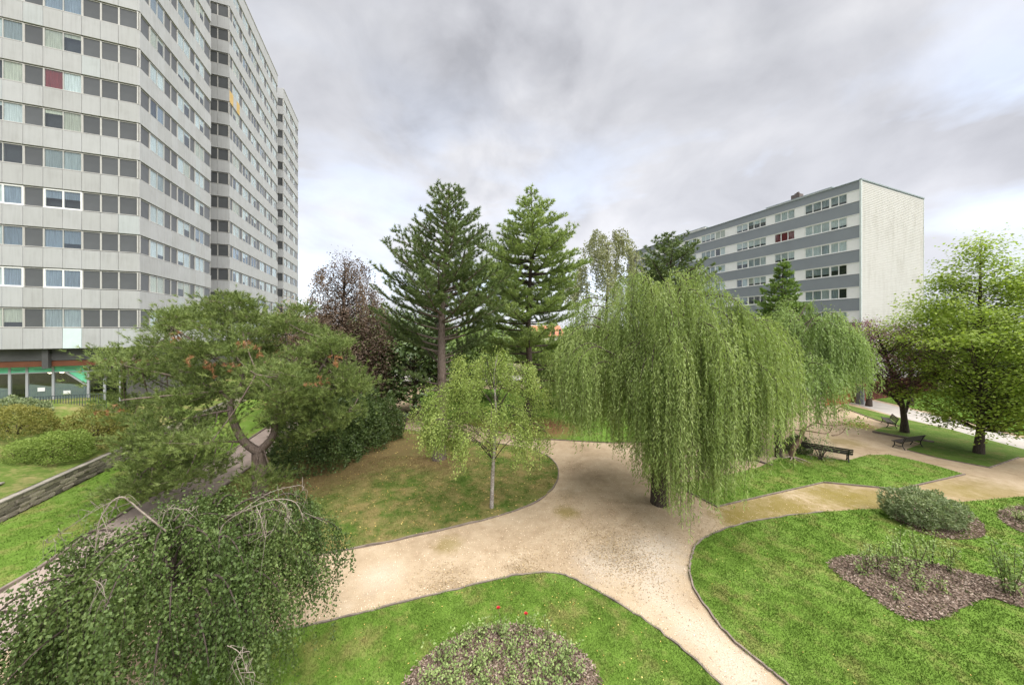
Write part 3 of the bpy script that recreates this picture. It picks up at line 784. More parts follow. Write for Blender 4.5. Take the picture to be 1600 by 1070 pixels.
# gable courses: every course is a tilted strip lapping the one below
cv = []
for i in range(int((BTOP - 2.05) / 0.2)):
    z0 = 2.02 + i * 0.2
    v = np.array([(0.1, -0.022, z0), (BW, -0.022, z0), (BW, -0.004, z0 + 0.205), (0.1, -0.004, z0 + 0.205), (0.1, 0.15, z0), (BW, 0.15, z0), (BW, 0.15, z0 + 0.205), (0.1, 0.15, z0 + 0.205)])
    cv.append((v, BOXF[:, :]))
VC = [np.array(c[0])[[0, 1, 5, 4, 3, 2, 6, 7]] for c in cv]
stuff(build('gable_courses', [(v, BOXF) for v in VC], M_TILE, bk))
build('corner_trim', [box2((-0.06, -0.06, 0), (0.09, 0.10, BTOP + 0.02)), box2((BW, -0.05, 0), (BW + 0.06, 0.1, BTOP + 0.02))], M_TRIM, bk)
build('roof_edge', [box2((-0.09, -0.09, BTOP + 0.02), (BW + 0.09, 0.12, BTOP + 0.16)), box2((-0.09, 0.12, BTOP + 0.02), (0.12, BL, BTOP + 0.10))], M_ZINC, bk)
bays = [('p', 1.04), ('w2', 1.56), ('w3', 2.52), ('p', 1.04), ('w3', 2.4), ('p', 1.0), ('w3', 2.45), ('w2', 1.7), ('p', 1.7), ('w2', 1.7), ('w3', 2.5), ('p', 0.9), ('w3', 2.45), ('p', 1.0),
        ('w2', 1.6), ('w3', 2.45), ('p', 1.5), ('w3', 2.45), ('w2', 1.6), ('p', 1.04)]
sills = [22.49 - 2.738 * i for i in range(9)]
for r, zs in enumerate(sills):
    ztop = zs + 1.22
    zb1 = BTOP if r == 0 else sills[r - 1] - 0.04
    build('spandrel_band', box2((0.0, 0.12, ztop + 0.06), (0.3, BL, zb1)), M_GBAND, bk)
    build('lintel_strip', box2((-0.02, 0.12, ztop + 0.005), (0.28, BL, ztop + 0.055)), M_PVC, bk)
    build('sill_strip', box2((-0.03, 0.12, zs - 0.035), (0.28, BL, zs - 0.003)), M_PVC, bk)
    y = 0.1
    for bi, (k, l) in enumerate(bays):
        if k == 'p':
            me = cached(('wp', l), lambda: mesh_only('white_panel', box2((0.012, 0.01, 0), (0.3, l - 0.01, 1.22)), M_WPAN))
            place(me, 'white_panel', bk, (0, y, zs))
        else:
            n = int(k[1])
            st = pick(n, dict(white=7, cream=0.6, grey=2, dark=0.9, blue=1.0), 0.75)
            bl = [float(rng.choice([0.5, 0.75, 0.75, 1.0, 1.0]))] * n
            if r == 1 and bi == 4: st, bl = ['red'] * 3, [1.0] * 3
            # rz -90: local +x runs along -y, local -y looks to -x
            window(bk, (0.03, y + l, zs), R(-90), l, 1.22, n, M_PVC, st, 0.085, bl)
        y += l
build('ground_storey', [box2((0.05, 0.15, 0), (0.3, BL, sills[-1] - 2.2 + 1.3 if sills[-1] > 2 else 0.4))], M_WPAN, bk)
M_FLUE = plain('dull_flue_brick', (0.13, 0.105, 0.095), 0.9, 0.2, 5)
build('stair_head', [box2((3.2, 21.5, BTOP - 0.1), (7.5, 28, BTOP + 1.5))], plain('cream_render', (0.66, 0.62, 0.56), 0.8, 0.08, 1), bk)
build('stair_head', [box2((3.2, 4.0, BTOP - 0.1), (7.5, 11.5, BTOP + 1.3))], bpy.data.materials['cream_render'], bk)
build('stair_head_roof', [box2((3.1, 21.4, BTOP + 1.5), (7.6, 28.1, BTOP + 1.58))], M_ZINC, bk)
build('stair_head_roof', [box2((3.1, 3.9, BTOP + 1.3), (7.6, 11.6, BTOP + 1.38))], M_ZINC, bk)
M_REDBR = None
def brick_mat():
    m, t, b, o = mat('dark_red_brick')
    p = OBJ(t)
    n = NOISE(t, p, 5, 6, 0.75)
    c = RAMP(t, n, [(0.3, (0.06, 0.020, 0.016)), (0.55, (0.17, 0.048, 0.032)), (0.75, (0.27, 0.10, 0.075))])
    c = MIX(t, 1.0, c, RAMP(t, ORAND(t), [(0, (0.6, 0.6, 0.6)), (1, (1.4, 1.3, 1.25))]), 'MULTIPLY')
    setc(t, b.inputs['Base Color'], c); b.inputs['Roughness'].default_value = 0.9
    BUMP(t, b, n, 0.8, 0.03)
    return m
M_REDBR = brick_mat()
ch = build('chimney', [box2((3.6, 7.6, BTOP + 1.4), (4.5, 8.6, BTOP + 2.1))], M_FLUE, bk)
build('chimney_pot', [box2((3.8, 7.8, BTOP + 2.1), (4.05, 8.05, BTOP + 2.4)), ], M_FLUE, ch)
build('chimney_pot', [box2((4.1, 8.2, BTOP + 2.1), (4.35, 8.45, BTOP + 2.4)), ], M_FLUE, ch)
# rough red plinth along the gable
build('plinth_core', box2((-2.5, -0.30, 0), (BW + 3, -0.06, 1.98)), M_REDBR, bk)
blk = bevbox('facing_brick', (1, 1, 1), 0.06); blk.materials.append(M_REDBR)
for c in range(6):
    x = -2.5 + (0.4 if c % 2 else 0.0)
    while x < 9.5:
        L = 0.55 + 0.3 * rng.random()
        o = place(blk, 'facing_brick', bk, (x + L / 2, -0.32 - 0.02 * rng.random(), 0.165 + c * 0.33)); o.scale = (L - 0.03, 0.14, 0.30)
        x += L
# timber screen to the left of the plinth
tsl = P0 * 0 + BC - V_ * 2.8 - U * 0.3
ts = thing('timber_screen', 'rust red upright board fence beside the gable of the white block', 'fence', tuple(tsl), GRID_RZ)
M_RUST = plain('rust_timber', (0.30, 0.095, 0.04), 0.85, 0.3, 5, orand=0.3)
bd = bevbox('board', (0.17, 0.04, 1.9), 0.006); bd.materials.append(M_RUST)
for i in range(22): place(bd, 'board', ts, (-0.2 - i * 0.21, rng.normal(0, 0.006), 0.97 + rng.normal(0, 0.02)))
build('cross_rail', [box2((-4.8, 0.03, 0.45), (0, 0.08, 0.55)), box2((-4.8, 0.03, 1.45), (0, 0.08, 1.55))], M_RUST, ts)
bo = G(1344, 631)
b_ = thing('bollard', 'stout grey square concrete post before the red brick plinth', 'post', tuple(bo))
build('shaft', tube([(0, 0, -0.05), (0, 0, 1.7), (0, 0, 1.78)], [0.33, 0.30, 0.2], 8), plain('grey_concrete', (0.16, 0.175, 0.18), 0.9, 0.2, 3), b_)
build('cap', tube([(0, 0, 1.79), (0, 0, 1.86), (0, 0, 1.88)], [0.36, 0.36, 0.05], 8), bpy.data.materials['grey_concrete'], b_)
# ------------------------------------------------------------------ vegetation
K_PINE = bark('pine_bark', (0.085, 0.062, 0.052), (0.235, 0.185, 0.155))
K_DARK = bark('dark_bark', (0.035, 0.027, 0.022), (0.105, 0.082, 0.068))
K_BIRCH = bark('birch_bark', (0.16, 0.13, 0.11), (0.50, 0.46, 0.42), (3, 3, 6), 3.0, 0.4)
K_TWIG = bark('pale_twig_bark', (0.15, 0.115, 0.09), (0.36, 0.31, 0.27), (4, 4, 4), 3.0, 0.3)
F_BLACKPINE = foliage('black_pine_needles', [(0.034, 0.058, 0.019), (0.064, 0.100, 0.034), (0.108, 0.150, 0.060)], 0.18)
F_LEANPINE = foliage('leaning_pine_needles', [(0.036, 0.058, 0.018), (0.078, 0.115, 0.034), (0.140, 0.185, 0.066)], 0.18)
F_WHITEPINE = foliage('soft_pine_needles', [(0.070, 0.110, 0.036), (0.128, 0.184, 0.062), (0.200, 0.262, 0.108)], 0.3)
F_DEAD = foliage('dead_needles', [(0.09, 0.05, 0.026), (0.165, 0.09, 0.045), (0.24, 0.15, 0.08)], 0.15)
F_WILLOW = foliage('willow_leaves', [(0.070, 0.108, 0.032), (0.128, 0.184, 0.060), (0.212, 0.270, 0.120)], 0.38)
F_WILLOW2 = foliage('grey_willow_leaves', [(0.080, 0.125, 0.045), (0.125, 0.190, 0.066), (0.190, 0.265, 0.110)], 0.32)
F_BIRCH = foliage('birch_leaves', [(0.018, 0.034, 0.010), (0.040, 0.068, 0.019), (0.092, 0.132, 0.044)], 0.22, 0.5, spec=0.25)
F_YBIRCH = foliage('young_birch_leaves', [(0.080, 0.125, 0.032), (0.130, 0.185, 0.050), (0.205, 0.250, 0.085)], 0.32)
F_MAPLE = foliage('broad_leaves', [(0.078, 0.120, 0.024), (0.134, 0.195, 0.040), (0.205, 0.265, 0.070)], 0.5)
F_PLUM = foliage('purple_leaves', [(0.036, 0.018, 0.022), (0.075, 0.038, 0.045), (0.130, 0.078, 0.082)], 0.2)
F_BEECH = foliage('copper_leaves', [(0.036, 0.027, 0.022), (0.064, 0.048, 0.036), (0.105, 0.082, 0.060)], 0.2)
F_LAUREL = foliage('dark_glossy_leaves', [(0.022, 0.042, 0.014), (0.046, 0.078, 0.024), (0.085, 0.125, 0.042)], 0.15, 0.35, spec=0.4)
F_HEDGE = foliage('bright_shrub_leaves', [(0.066, 0.105, 0.024), (0.115, 0.172, 0.042), (0.180, 0.240, 0.074)], 0.3)
F_OLIVE = foliage('olive_shrub_leaves', [(0.058, 0.072, 0.018), (0.108, 0.118, 0.030), (0.165, 0.165, 0.055)], 0.25)
F_COTON = foliage('grey_green_leaves', [(0.060, 0.088, 0.045), (0.105, 0.145, 0.075), (0.185, 0.225, 0.135)], 0.2)
F_ROSE = foliage('rose_leaves', [(0.068, 0.112, 0.040), (0.118, 0.175, 0.064), (0.190, 0.250, 0.110)], 0.3)
F_FAR = foliage('far_leaves', [(0.055, 0.095, 0.030), (0.098, 0.155, 0.045), (0.150, 0.210, 0.075)], 0.25)

TREE_NO = [0]
def tree(name, label, base, cat='tree', group=None):
    global rng
    TREE_NO[0] += 1; rng = np.random.default_rng(500 + TREE_NO[0])      # each tree grows from its own seed
    return thing(name, label, cat, tuple(base), 0, group)
def finish(t, base, wood, kb, leaf, fm, tint=None, crown='crown'):
    if wood: build('trunk', wood, kb, t, base, smooth=True)
    n = sum(len(c[1]) for c in leaf)
    o = build(crown, leaf, fm, t, base, tint=rng.random(n) if tint is None else tint)
    stuff(o)
    return o
def perp_dirs(a, phi):
    """directions at angle phi round axis a"""
    n = len(a); r = unit(np.cross(a, rand_unit(n)))
    return unit(a * np.cos(phi)[:, None] + r * np.sin(phi)[:, None])
def tufts(p, a, k, L, W, spread=(0.45, 1.15), stem=0.16):
    """bottle-brush bunches of k needles at points p, axes a"""
    p = np.repeat(p, k, 0); a = np.repeat(unit(a), k, 0); n = len(p)
    c = p - a * (stem * rng.random(n))[:, None]
    d = perp_dirs(a, spread[0] + (spread[1] - spread[0]) * rng.random(n))
    return needles(c, d, L * (0.7 + 0.5 * rng.random(n)), np.full((n, 1), W))
def rep(x, k): return np.repeat(x, k)

# ---- upright pines: whorls of limbs that lift at the tips
def pine(base, H, prof, z_low, n_whorl, needle=(0.15, 0.022), k=15, up=0.35, droop=0.0, seed=1, lean=(0, 0), tr=0.30, step=0.22, per=(5, 7), subk=0.42, thin=0.0):
    r_ = np.random.default_rng(seed)
    base = np.asarray(base, float)
    zs = np.linspace(0, H, 12)
    tp = np.c_[base[0] + lean[0] * zs / H + 0.10 * np.sin(zs * 0.5), base[1] + lean[1] * zs / H + 0.08 * np.cos(zs * 0.6), zs]
    rad = tr * (1 - zs / H) ** 0.85 + 0.02; rad[0] *= 1.35
    wood = [tube(tp, rad, 10)]
    tpts, tax = [], []
    def at_z(z): return np.array([np.interp(z, tp[:, 2], tp[:, 0]), np.interp(z, tp[:, 2], tp[:, 1]), z])
    for i in range(n_whorl):
        h = z_low + (H * 0.985 - z_low) * (i / (n_whorl - 1)) ** 0.92
        L0 = prof(h / H)
        m = int(r_.integers(per[0], per[1] + 1)); a0 = r_.random() * 6.28
        for j in range(m):
            az = a0 + 6.283 * j / m + r_.normal(0, 0.25); L = L0 * (0.60 + 0.57 * r_.random())
            if L < 0.15: L = 0.15
            hd = np.array([math.cos(az), math.sin(az), 0])
            if thin and h / H < thin and (r_.random() < 0.25 or (hd[1] < -0.45 and r_.random() < 0.85)): continue
            s = np.linspace(0, 1, 8)
            rise = up * (0.25 + 0.75 * (h / H)) 
            zc = L * (rise * s + 0.28 * s ** 2.2 - droop * s ** 1.3) + 0.0
            bend = r_.normal(0, 0.10) * L * s ** 2
            pts = at_z(h + r_.normal(0, 0.08)) + hd * (L * s)[:, None] + np.c_[-hd[1] * bend, hd[0] * bend, zc]
            wood.append(tube(pts, np.linspace(0.018 + 0.014 * L, 0.008, 8), 5))
            seg = unit(np.gradient(pts, axis=0))
            nsub = max(2, int(L / 0.24))
            for q in range(nsub):
                f = 0.28 + 0.72 * (q + r_.random()) / nsub
                pos = np.array([np.interp(f, s, pts[:, e]) for e in range(3)]); tg = seg[min(7, int(f * 7))]
                sd = 1 if q % 2 else -1
                lat = np.array([-hd[1], hd[0], 0]) * sd
                sl = (subk * L * (1.06 - f) + 0.22) * (0.6 + 0.7 * r_.random())
                dr = unit(tg * 0.75 + lat * (0.75 + 0.3 * r_.random()) + np.array((0, 0, 0.22 + r_.normal(0, 0.22))))
                nst = max(1, int(sl / step))
                e = np.arange(1, nst + 1) / nst
                pp = pos + dr * (sl * e)[:, None] + np.c_[np.zeros(nst), np.zeros(nst), 0.12 * sl * e ** 2]
                if sl > 0.45: wood.append(tube(np.stack([pos, pp[-1]]), np.array((0.012, 0.006)), 3))
                tpts.append(pp); tax.append(np.tile(dr + np.array((0, 0, 0.38)), (nst, 1)) + r_.normal(0, 0.22, (nst, 3)))
            tpts.append(pts[-1:]); tax.append((seg[-1] + np.array((0, 0, 0.4)))[None])
    # leader
    top = tp[-1] + np.array([(0, 0, d) for d in np.linspace(-0.8, 0.25, 6)])
    tpts.append(top); tax.append(np.tile((0, 0, 1.0), (6, 1)))
    tpts = np.concatenate(tpts); tax = np.concatenate(tax)
    return wood, tufts(tpts, tax, k, *needle), rep(rng.random(len(tpts)), k) * 0.6 + 0.4 * rng.random(len(tpts) * k), len(tpts)

# the tall dark pine in the middle of the lawn
b = G(685, 718)
t = tree('pine_tree', 'tall dark green pine with scaly bare lower trunk on the middle lawn', b)
def prof1(f): return 4.7 * np.interp(f, [0.0, 0.20, 0.38, 0.55, 0.72, 0.86, 0.95, 1.0], [0.5, 0.70, 1.0, 0.86, 0.62, 0.40, 0.22, 0.08])
wood, fo, ti, n = pine(b, 16.7, prof1, 4.6, 25, (0.20, 0.036), 24, 0.30, 0.03, 3, (0.5, 0.3), 0.33, 0.155, thin=0.5)
for z in (3.0, 3.6, 4.2, 4.9, 5.6):     # dead snags
    for q in range(3):
        az = rng.random() * 6.28; L = 0.6 + 1.2 * rng.random(); s = np.linspace(0, 1, 5)
        wood.append(tube(b + np.c_[np.cos(az) * L * s, np.sin(az) * L * s, z + 0.15 * L * s], np.linspace(0.03, 0.006, 5), 4))
finish(t, b, wood, K_PINE, [fo], F_BLACKPINE, ti)
# the soft light green pine behind it
b = np.array((1.35, 28.0, 0.0))
t = tree('soft_pine_tree', 'tall light green soft-needled pine behind the dark one', b)
def prof2(f): return 5.8 * np.interp(f, [0.0, 0.12, 0.4, 0.58, 0.74, 0.86, 0.93, 1.0], [1.0, 1.0, 1.0, 0.92, 0.70, 0.46, 0.22, 0.06])
wood, fo, ti, n = pine(b, 20.2, prof2, 1.8, 27, (0.28, 0.050), 20, 0.12, 0.16, 11, (0.4, 0), 0.32, 0.19, thin=0.42)
finish(t, b, wood, K_DARK, [fo], F_WHITEPINE, ti)
# dark pine against the white block
b = np.array((19.2, 39.0, 0.0))
t = tree('dark_pine_tree', 'dense dark pine rising behind the willow before the white block', b)
def prof3(f): return 4.6 * np.interp(f, [0.2, 0.6, 0.8, 0.93, 1.0], [1.0, 1.0, 0.72, 0.36, 0.08])
wood, fo, ti, n = pine(b, 19.3, prof3, 8.0, 15, (0.32, 0.075), 18, 0.5, 0.0, 5, (0, 0), 0.3, 0.28)
finish(t, b, wood, K_DARK, [fo], F_BLACKPINE, ti)
# narrow conifer in front of the block
b = np.array((21.3, 25.0, 0.0))
t = tree('cone_conifer', 'small cone-shaped green conifer standing in front of the grey bands', b)
def prof4(f): return 2.0 * np.interp(f, [0.3, 0.6, 0.8, 0.95, 1.0], [1.1, 1.0, 0.6, 0.22, 0.05])
wood, fo, ti, n = pine(b, 13.2, prof4, 5.2, 24, (0.20, 0.06), 18, 0.05, 0.12, 8, (0, 0), 0.18, 0.15, (6, 8))
finish(t, b, wood, K_DARK, [fo], foliage('conifer_sprays', [(0.045, 0.085, 0.020), (0.085, 0.145, 0.034), (0.14, 0.205, 0.06)], 0.2), ti)

# ---- the leaning pine on the left: crooked limbs carrying flat pads of needles
b = G(405, 778)
t = tree('leaning_pine', 'crooked wide-spreading pine with orange dead clumps beside the lane', b)
D0 = b[1]
def pp_(x, y, d=0.0): return P(x, y, D0 + d)
fork = pp_(404, 706)
wood = [tube(spline([b - np.array((0, 0, .1)), pp_(406, 745), fork], 4), np.linspace(0.36, 0.27, 9), 12)]
limbs = [[fork, pp_(378, 686, -0.2), pp_(362, 650, -0.2), pp_(362, 625, 0), pp_(380, 590, 0.3), pp_(360, 540, 0.8), pp_(350, 480, 1.0)],
         [fork, pp_(428, 678, 0.2), pp_(432, 640, 0.4), pp_(470, 610, 0.6), pp_(505, 570, 0.8), pp_(515, 530, 1.2)],
         [pp_(432, 640, 0.4), pp_(440, 600, 1.2), pp_(450, 550, 1.8), pp_(440, 500, 2.0)],
         [pp_(362, 625, 0), pp_(320, 600, -0.3), pp_(260, 585, -0.4), pp_(190, 570, -0.5)],
         [pp_(375, 690, -0.2), pp_(330, 690, -0.8), pp_(270, 705, -1.2), pp_(215, 745, -1.4)],
         [pp_(362, 640, -0.2), pp_(310, 650, -0.8), pp_(255, 665, -1.0), pp_(215, 690, -1.2)],
         [pp_(432, 640, 0.4), pp_(480, 655, 0.0), pp_(520, 665, -0.4)],
         [pp_(380, 590, 0.3), pp_(320, 545, 0.4), pp_(265, 510, 0.5)],
         [pp_(360, 610, 0.1), pp_(300, 615, -1.2), pp_(240, 620, -1.8), pp_(190, 625, -2.0)],
         [pp_(470, 610, 0.6), pp_(430, 590, -1.0), pp_(400, 585, -1.8)], [pp_(505, 570, 0.8), pp_(540, 600, 0.2), pp_(560, 620, 0)]]
for i, l in enumerate(limbs):
    l = spline(l, 4); wood.append(tube(l, np.linspace((0.20, 0.19, 0.11, 0.07, 0.06, 0.05, 0.045, 0.06, 0.05, 0.06, 0.05)[i], 0.025, len(l)), 7))
LP = np.concatenate([spline(l, 6) for l in limbs])
pads = [(335, 468), (365, 462), (300, 490), (262, 512), (330, 510), (395, 498), (440, 500), (480, 512), (515, 535), (245, 535), (300, 540), (360, 545), (420, 540), (470, 550), (535, 575),
        (180, 558), (212, 552), (165, 585), (205, 590), (250, 575), (305, 580), (360, 580), (420, 580), (475, 590), (500, 620), (190, 620), (235, 625), (285, 615), (335, 610), (395, 615), (440, 610),
        (225, 655), (265, 650), (310, 655), (205, 690), (240, 682), (285, 680), (330, 690), (215, 720), (255, 715), (200, 760), (235, 752), (275, 745), (310, 715), (490, 668), (515, 660), (460, 680), (545, 640), (395, 745), (430, 745), (380, 470), (410, 520), (350, 640), (560, 600)]
crown_px = np.array([(340, 445), (400, 462), (470, 482), (530, 522), (555, 590), (540, 640), (480, 632), (430, 600), (390, 612), (350, 618), (325, 640), (290, 690), (235, 738), (195, 762), (188, 700), (172, 640), (142, 577), (152, 548), (222, 530), (217, 507), (270, 482)], float)
pads += [(190, 768), (215, 765), (250, 760), (290, 742), (330, 735), (352, 718), (300, 700), (270, 725), (225, 738), (440, 642), (475, 650), (505, 642), (425, 662), (335, 662), (460, 625), (530, 655)]
q_ = crown_px.min(0) + rng.random((95, 2)) * (crown_px.max(0) - crown_px.min(0))
pads += [tuple(e) for e in q_[in_poly(q_, crown_px)]]
tp_, ta_, dp_, da_ = [], [], [], []
for (x, y) in pads:
    dd = np.interp(y, [460, 520, 580, 640, 700, 760], [1.2, 0.8, 0.2, -0.6, -1.1, -1.4]) + rng.normal(0, 0.9)
    for lay in range(2 if 480 < y < 640 and x > 240 else 1):
        c = pp_(x, y, dd + (2.6 if lay else 0) * (1 if rng.random() < 0.6 else -0.6))
        near = LP[np.argmin(((LP - c) ** 2).sum(1))]
        mid = (near + c) / 2 + np.array((0, 0, -0.15))
        wood.append(tube(spline([near, mid, c], 3), np.linspace(0.035, 0.012, 7), 4))
        r = 0.5 + 0.5 * rng.random()
        nt_ = int(140 * r)
        o3 = rng.normal(0, 1, (nt_, 3)) * np.array((r * 0.62, r * 0.62, r * 0.26))
        tw3 = c + o3
        ax = unit(o3 * np.array((0.8, 0.8, 0.6)) / r + np.array((0, 0, 0.9)) + 0.3 * unit(c - near) + rng.normal(0, 0.25, (nt_, 3)))
        tp_.append(tw3); ta_.append(ax)
        for q in range(6):
            e = c + o3[q] ; wood.append(tube(np.stack([c - np.array((0, 0, .1)), e]), np.array((0.012, 0.005)), 3))
deadpx = [(275, 525), (270, 535), (383, 538), (325, 572), (330, 580), (355, 570), (300, 560), (400, 552), (505, 598), (490, 596), (178, 640), (525, 562)]
for (x, y) in deadpx:
    c = pp_(x, y, -1.7 + rng.normal(0, 0.6)); m = int(rng.integers(4, 10))
    dp_.append(c + rng.normal(0, 0.13, (m, 3))); da_.append(rng.normal(0, 0.5, (m, 3)) + np.array((0, 0, 0.6)))
tp_ = np.concatenate(tp_); ta_ = np.concatenate(ta_)
kk = 19
finish(t, b, wood, K_PINE, [tufts(tp_, ta_, kk, 0.17, 0.020, (0.25, 1.05))], F_LEANPINE, rep(rng.random(len(tp_)), kk) * 0.65 + 0.35 * rng.random(len(tp_) * kk))
dp_ = np.concatenate(dp_); da_ = np.concatenate(da_)
o = build('dead_clumps', tufts(dp_, da_, kk, 0.15, 0.022), F_DEAD, t, b, tint=rng.random(len(dp_) * kk)); stuff(o)

# ---- weeping trees: arched shoots with curtains of hanging twigs
def weeping(base, trunk_top, limbs, plumes, zmin, leafL, leafW, per_m, strands, spread, twig_r=0.004, maxlen=6.0, out=0.35, sway=0.06, arch=1.0, twigs=True, jit=0.0, cover=0):
    """plumes: (point, outward dir, arch length); each carries hanging strands"""
    wood = []
    C, Dv, Nn, Tt = [], [], [], []
    for (p, od, al) in plumes:
        s = np.linspace(0, 1, 7)
        path = p + od * (al * s)[:, None] + np.c_[np.zeros(7), np.zeros(7), arch * al * (0.55 * s - 0.95 * s ** 2)]
        wood.append(tube(path, np.linspace(0.035, 0.008, 7) * (al / 1.5) ** 0.5, 4))
        pt = rng.random()
        if cover:
            f = rng.random(cover); c = np.stack([np.interp(f, s, path[:, e]) for e in range(3)], 1) + rng.normal(0, 0.13, (cover, 3)) + np.array((0, 0, 0.05))
            C.append(c); Dv.append(rng.normal(0, 0.6, (cover, 3)) + od * 0.5 + np.array((0, 0, -0.25))); Tt.append(np.clip(0.45 * pt + 0.2 + 0.35 * rng.random(cover), 0, 1))
        for q in range(strands):
            f = 0.1 + 0.9 * rng.random() ** 0.8
            st = np.array([np.interp(f, s, path[:, e]) for e in range(3)]) + rng.normal(0, spread, 3) * np.array((1, 1, 0.6))
            zm = zmin(st)
            L = min(maxlen * (0.55 + 0.5 * rng.random()), (st[2] - zm) * (0.62 + 0.40 * rng.random()))
            if L < 0.3: continue
            n = max(3, int(L * per_m)); u = (np.arange(n) + rng.random(n)) / n
            hd = unit(od + rng.normal(0, 0.7, 3) * np.array((1, 1, 0)))
            o_ = out * (0.4 + rng.random()) * (1 - np.exp(-2.2 * u * L))
            sw = sway * np.sin(u * L * 2.1 + rng.random() * 6)
            c = st + hd * o_[:, None] + np.c_[sw * rng.normal(), sw * rng.normal(), -u * L + 0.22 * o_]
            if twigs and q % 2 == 0:
                w_ = np.linspace(0, 1, 4); ii = np.argsort(u)[(w_ * (n - 1)).astype(int)]
                wood.append(tube(c[ii], twig_r, 3))
            if jit: c = c + rng.normal(0, jit, c.shape)
            C.append(c)
            Dv.append(np.c_[rng.normal(0, 0.55, (n, 2)), -0.75 - 0.5 * rng.random(n)] + hd * 0.25)
            Tt.append(np.clip(0.5 * pt + 0.2 * rng.random() + 0.32 * rng.random(n), 0, 1))
    C = np.concatenate(C); Dv = np.concatenate(Dv); n = len(C)
    fo = leaf_quads(C, Dv, rand_unit(n) + np.array((0, 0, 0.3)), leafL * (0.7 + 0.6 * rng.random(n)), leafW * (0.8 + 0.4 * rng.random(n)))
    return wood, fo, np.concatenate(Tt)
def dome_plumes(base, R_, top, n, dz, al=(1.2, 2.2), inner=0.15, flat=2.0, jz=0.5, levels=((1.0, 1.0),), xs=1.0, ys=1.0):
    """shoot starts spread over a lumpy dome, in levels (radius factor, height factor)"""
    out = []
    for lf, hf in levels:
        for i in range(n):
            rr = R_ * lf * math.sqrt(inner + (1 - inner) * ((i * 0.7548777 + 0.1 * rng.random()) % 1.0)); az = 2.39996 * i + rng.normal(0, 0.3)
            zt = (top - dz * (rr / R_) ** flat) * hf + rng.normal(0, jz)
            d = np.array((math.cos(az), math.sin(az), 0.0))
            out.append((np.array((base[0], base[1], 0)) + d * rr * 0.8 * np.array((xs, ys, 1)) + np.array((0, 0, zt - 0.35)), d, al[0] + (al[1] - al[0]) * rng.random()))
    return out
def limb_to(base, z0, pts, r0, bow=0.35, k=6):
    out = []
    for p in pts:
        st = np.array((base[0], base[1], z0 * (0.75 + 0.3 * rng.random())))
        mid = st * 0.5 + p * 0.5 + np.array((0, 0, bow * np.linalg.norm(p - st) * 0.5)) + rng.normal(0, 0.12, 3)
        l = spline([st, mid, p], 5); out.append(tube(l, np.linspace(r0, 0.02, len(l)), k))
    return out
# the great willow
b = G(1030, 786)
t = tree('weeping_willow', 'large weeping willow with curtains of hanging branches on the sand crossing', b)
wc = b + np.array((0.55, 0.6, 0))
def zmin1(p):
    # the curtain nearly sweeps the ground about the trunk and lifts towards both sides
    dx = (p[0] - b[0])
    return float(np.interp(dx, [-5, -3.6, -1.9, -0.9, 0.4, 2.2, 3.2, 5.5], [3.4, 2.9, 2.4, 0.7, 0.3, 1.7, 3.0, 3.5])) + abs(rng.normal(0, 0.45))
pl_ = dome_plumes(wc, 5.0, 10.4, 50, 2.7, (1.0, 2.1), 0.02, 2.0, 0.6, ys=0.72)
pl_ += dome_plumes(wc, 4.4, 8.5, 34, 1.8, (1.0, 2.2), 0.1, 2.0, 0.8, ys=0.72)
for k_ in range(9):
    a_ = -math.pi / 2 + rng.uniform(-0.75, 0.75)
    pl_.append((wc + np.array((1.9 * math.cos(a_), 1.7 * math.sin(a_), 6.4 + rng.normal(0, 0.7))), np.array((math.cos(a_), math.sin(a_), 0)), 0.9))
pl_ += [(P(1010, 440, b[1] + 0.5), np.array((-0.4, -0.6, 0)), 1.1), (P(1000, 436, b[1] + 0.5), np.array((0.5, -0.5, 0)), 0.9)]
wood, fo, ti = weeping(wc, 4, None, pl_, zmin1, 0.15, 0.032, 16, 36, 0.13, 0.004, 8.0, 0.45, jit=0.02, cover=90)
wood.append(tube(spline([b - np.array((0, 0, .1)), b + np.array((0.05, 0.1, 1.2)), b + np.array((-0.05, 0.3, 3.0)), b + np.array((0.2, 0.5, 4.6))], 5), np.linspace(0.40, 0.26, 16), 10))
wood += limb_to(wc, 4.2, [p for p, d, a in pl_[:62:3]], 0.12)
finish(t, b, wood, K_DARK, [fo], F_WILLOW, ti)
# the second, greyer willow behind it
b = G(1217, 714)
t = tree('weeping_willow', 'smaller grey-green weeping willow behind the great one to its right', b)
wc = b + np.array((2.55, 1.2, 0))
def zmin2(p): return 3.6 + abs(rng.normal(0, 0.6)) if p[0] > b[0] + 1.0 else 1.6 + abs(rng.normal(0, 0.6))
pl_ = dome_plumes(wc, 2.5, 9.6, 46, 2.6, (0.7, 1.3), 0.05, 2.0, 0.4) + dome_plumes(wc - np.array((2.2, 1.0, 0)), 2.4, 7.4, 26, 1.6, (0.8, 1.4), 0.05, 2.0, 0.5)
wood, fo, ti = weeping(wc, 4, None, pl_, zmin2, 0.18, 0.042, 12, 32, 0.2, 0.005, 4.5, 0.45, jit=0.02, cover=60)
wood.append(tube(spline([b - np.array((0, 0, .1)), b + np.array((0.0, 0.1, 1.6)), b + np.array((0.3, 0.3, 3.4)), b + np.array((1.2, 0.8, 5.4))], 5), np.linspace(0.20, 0.13, 16), 8))
wood += limb_to(b + np.array((0.8, 0.6, 0)), 5.0, [p for p, d, a in pl_[:46:4]], 0.08)
finish(t, b, wood, K_DARK, [fo], F_WILLOW2, ti)

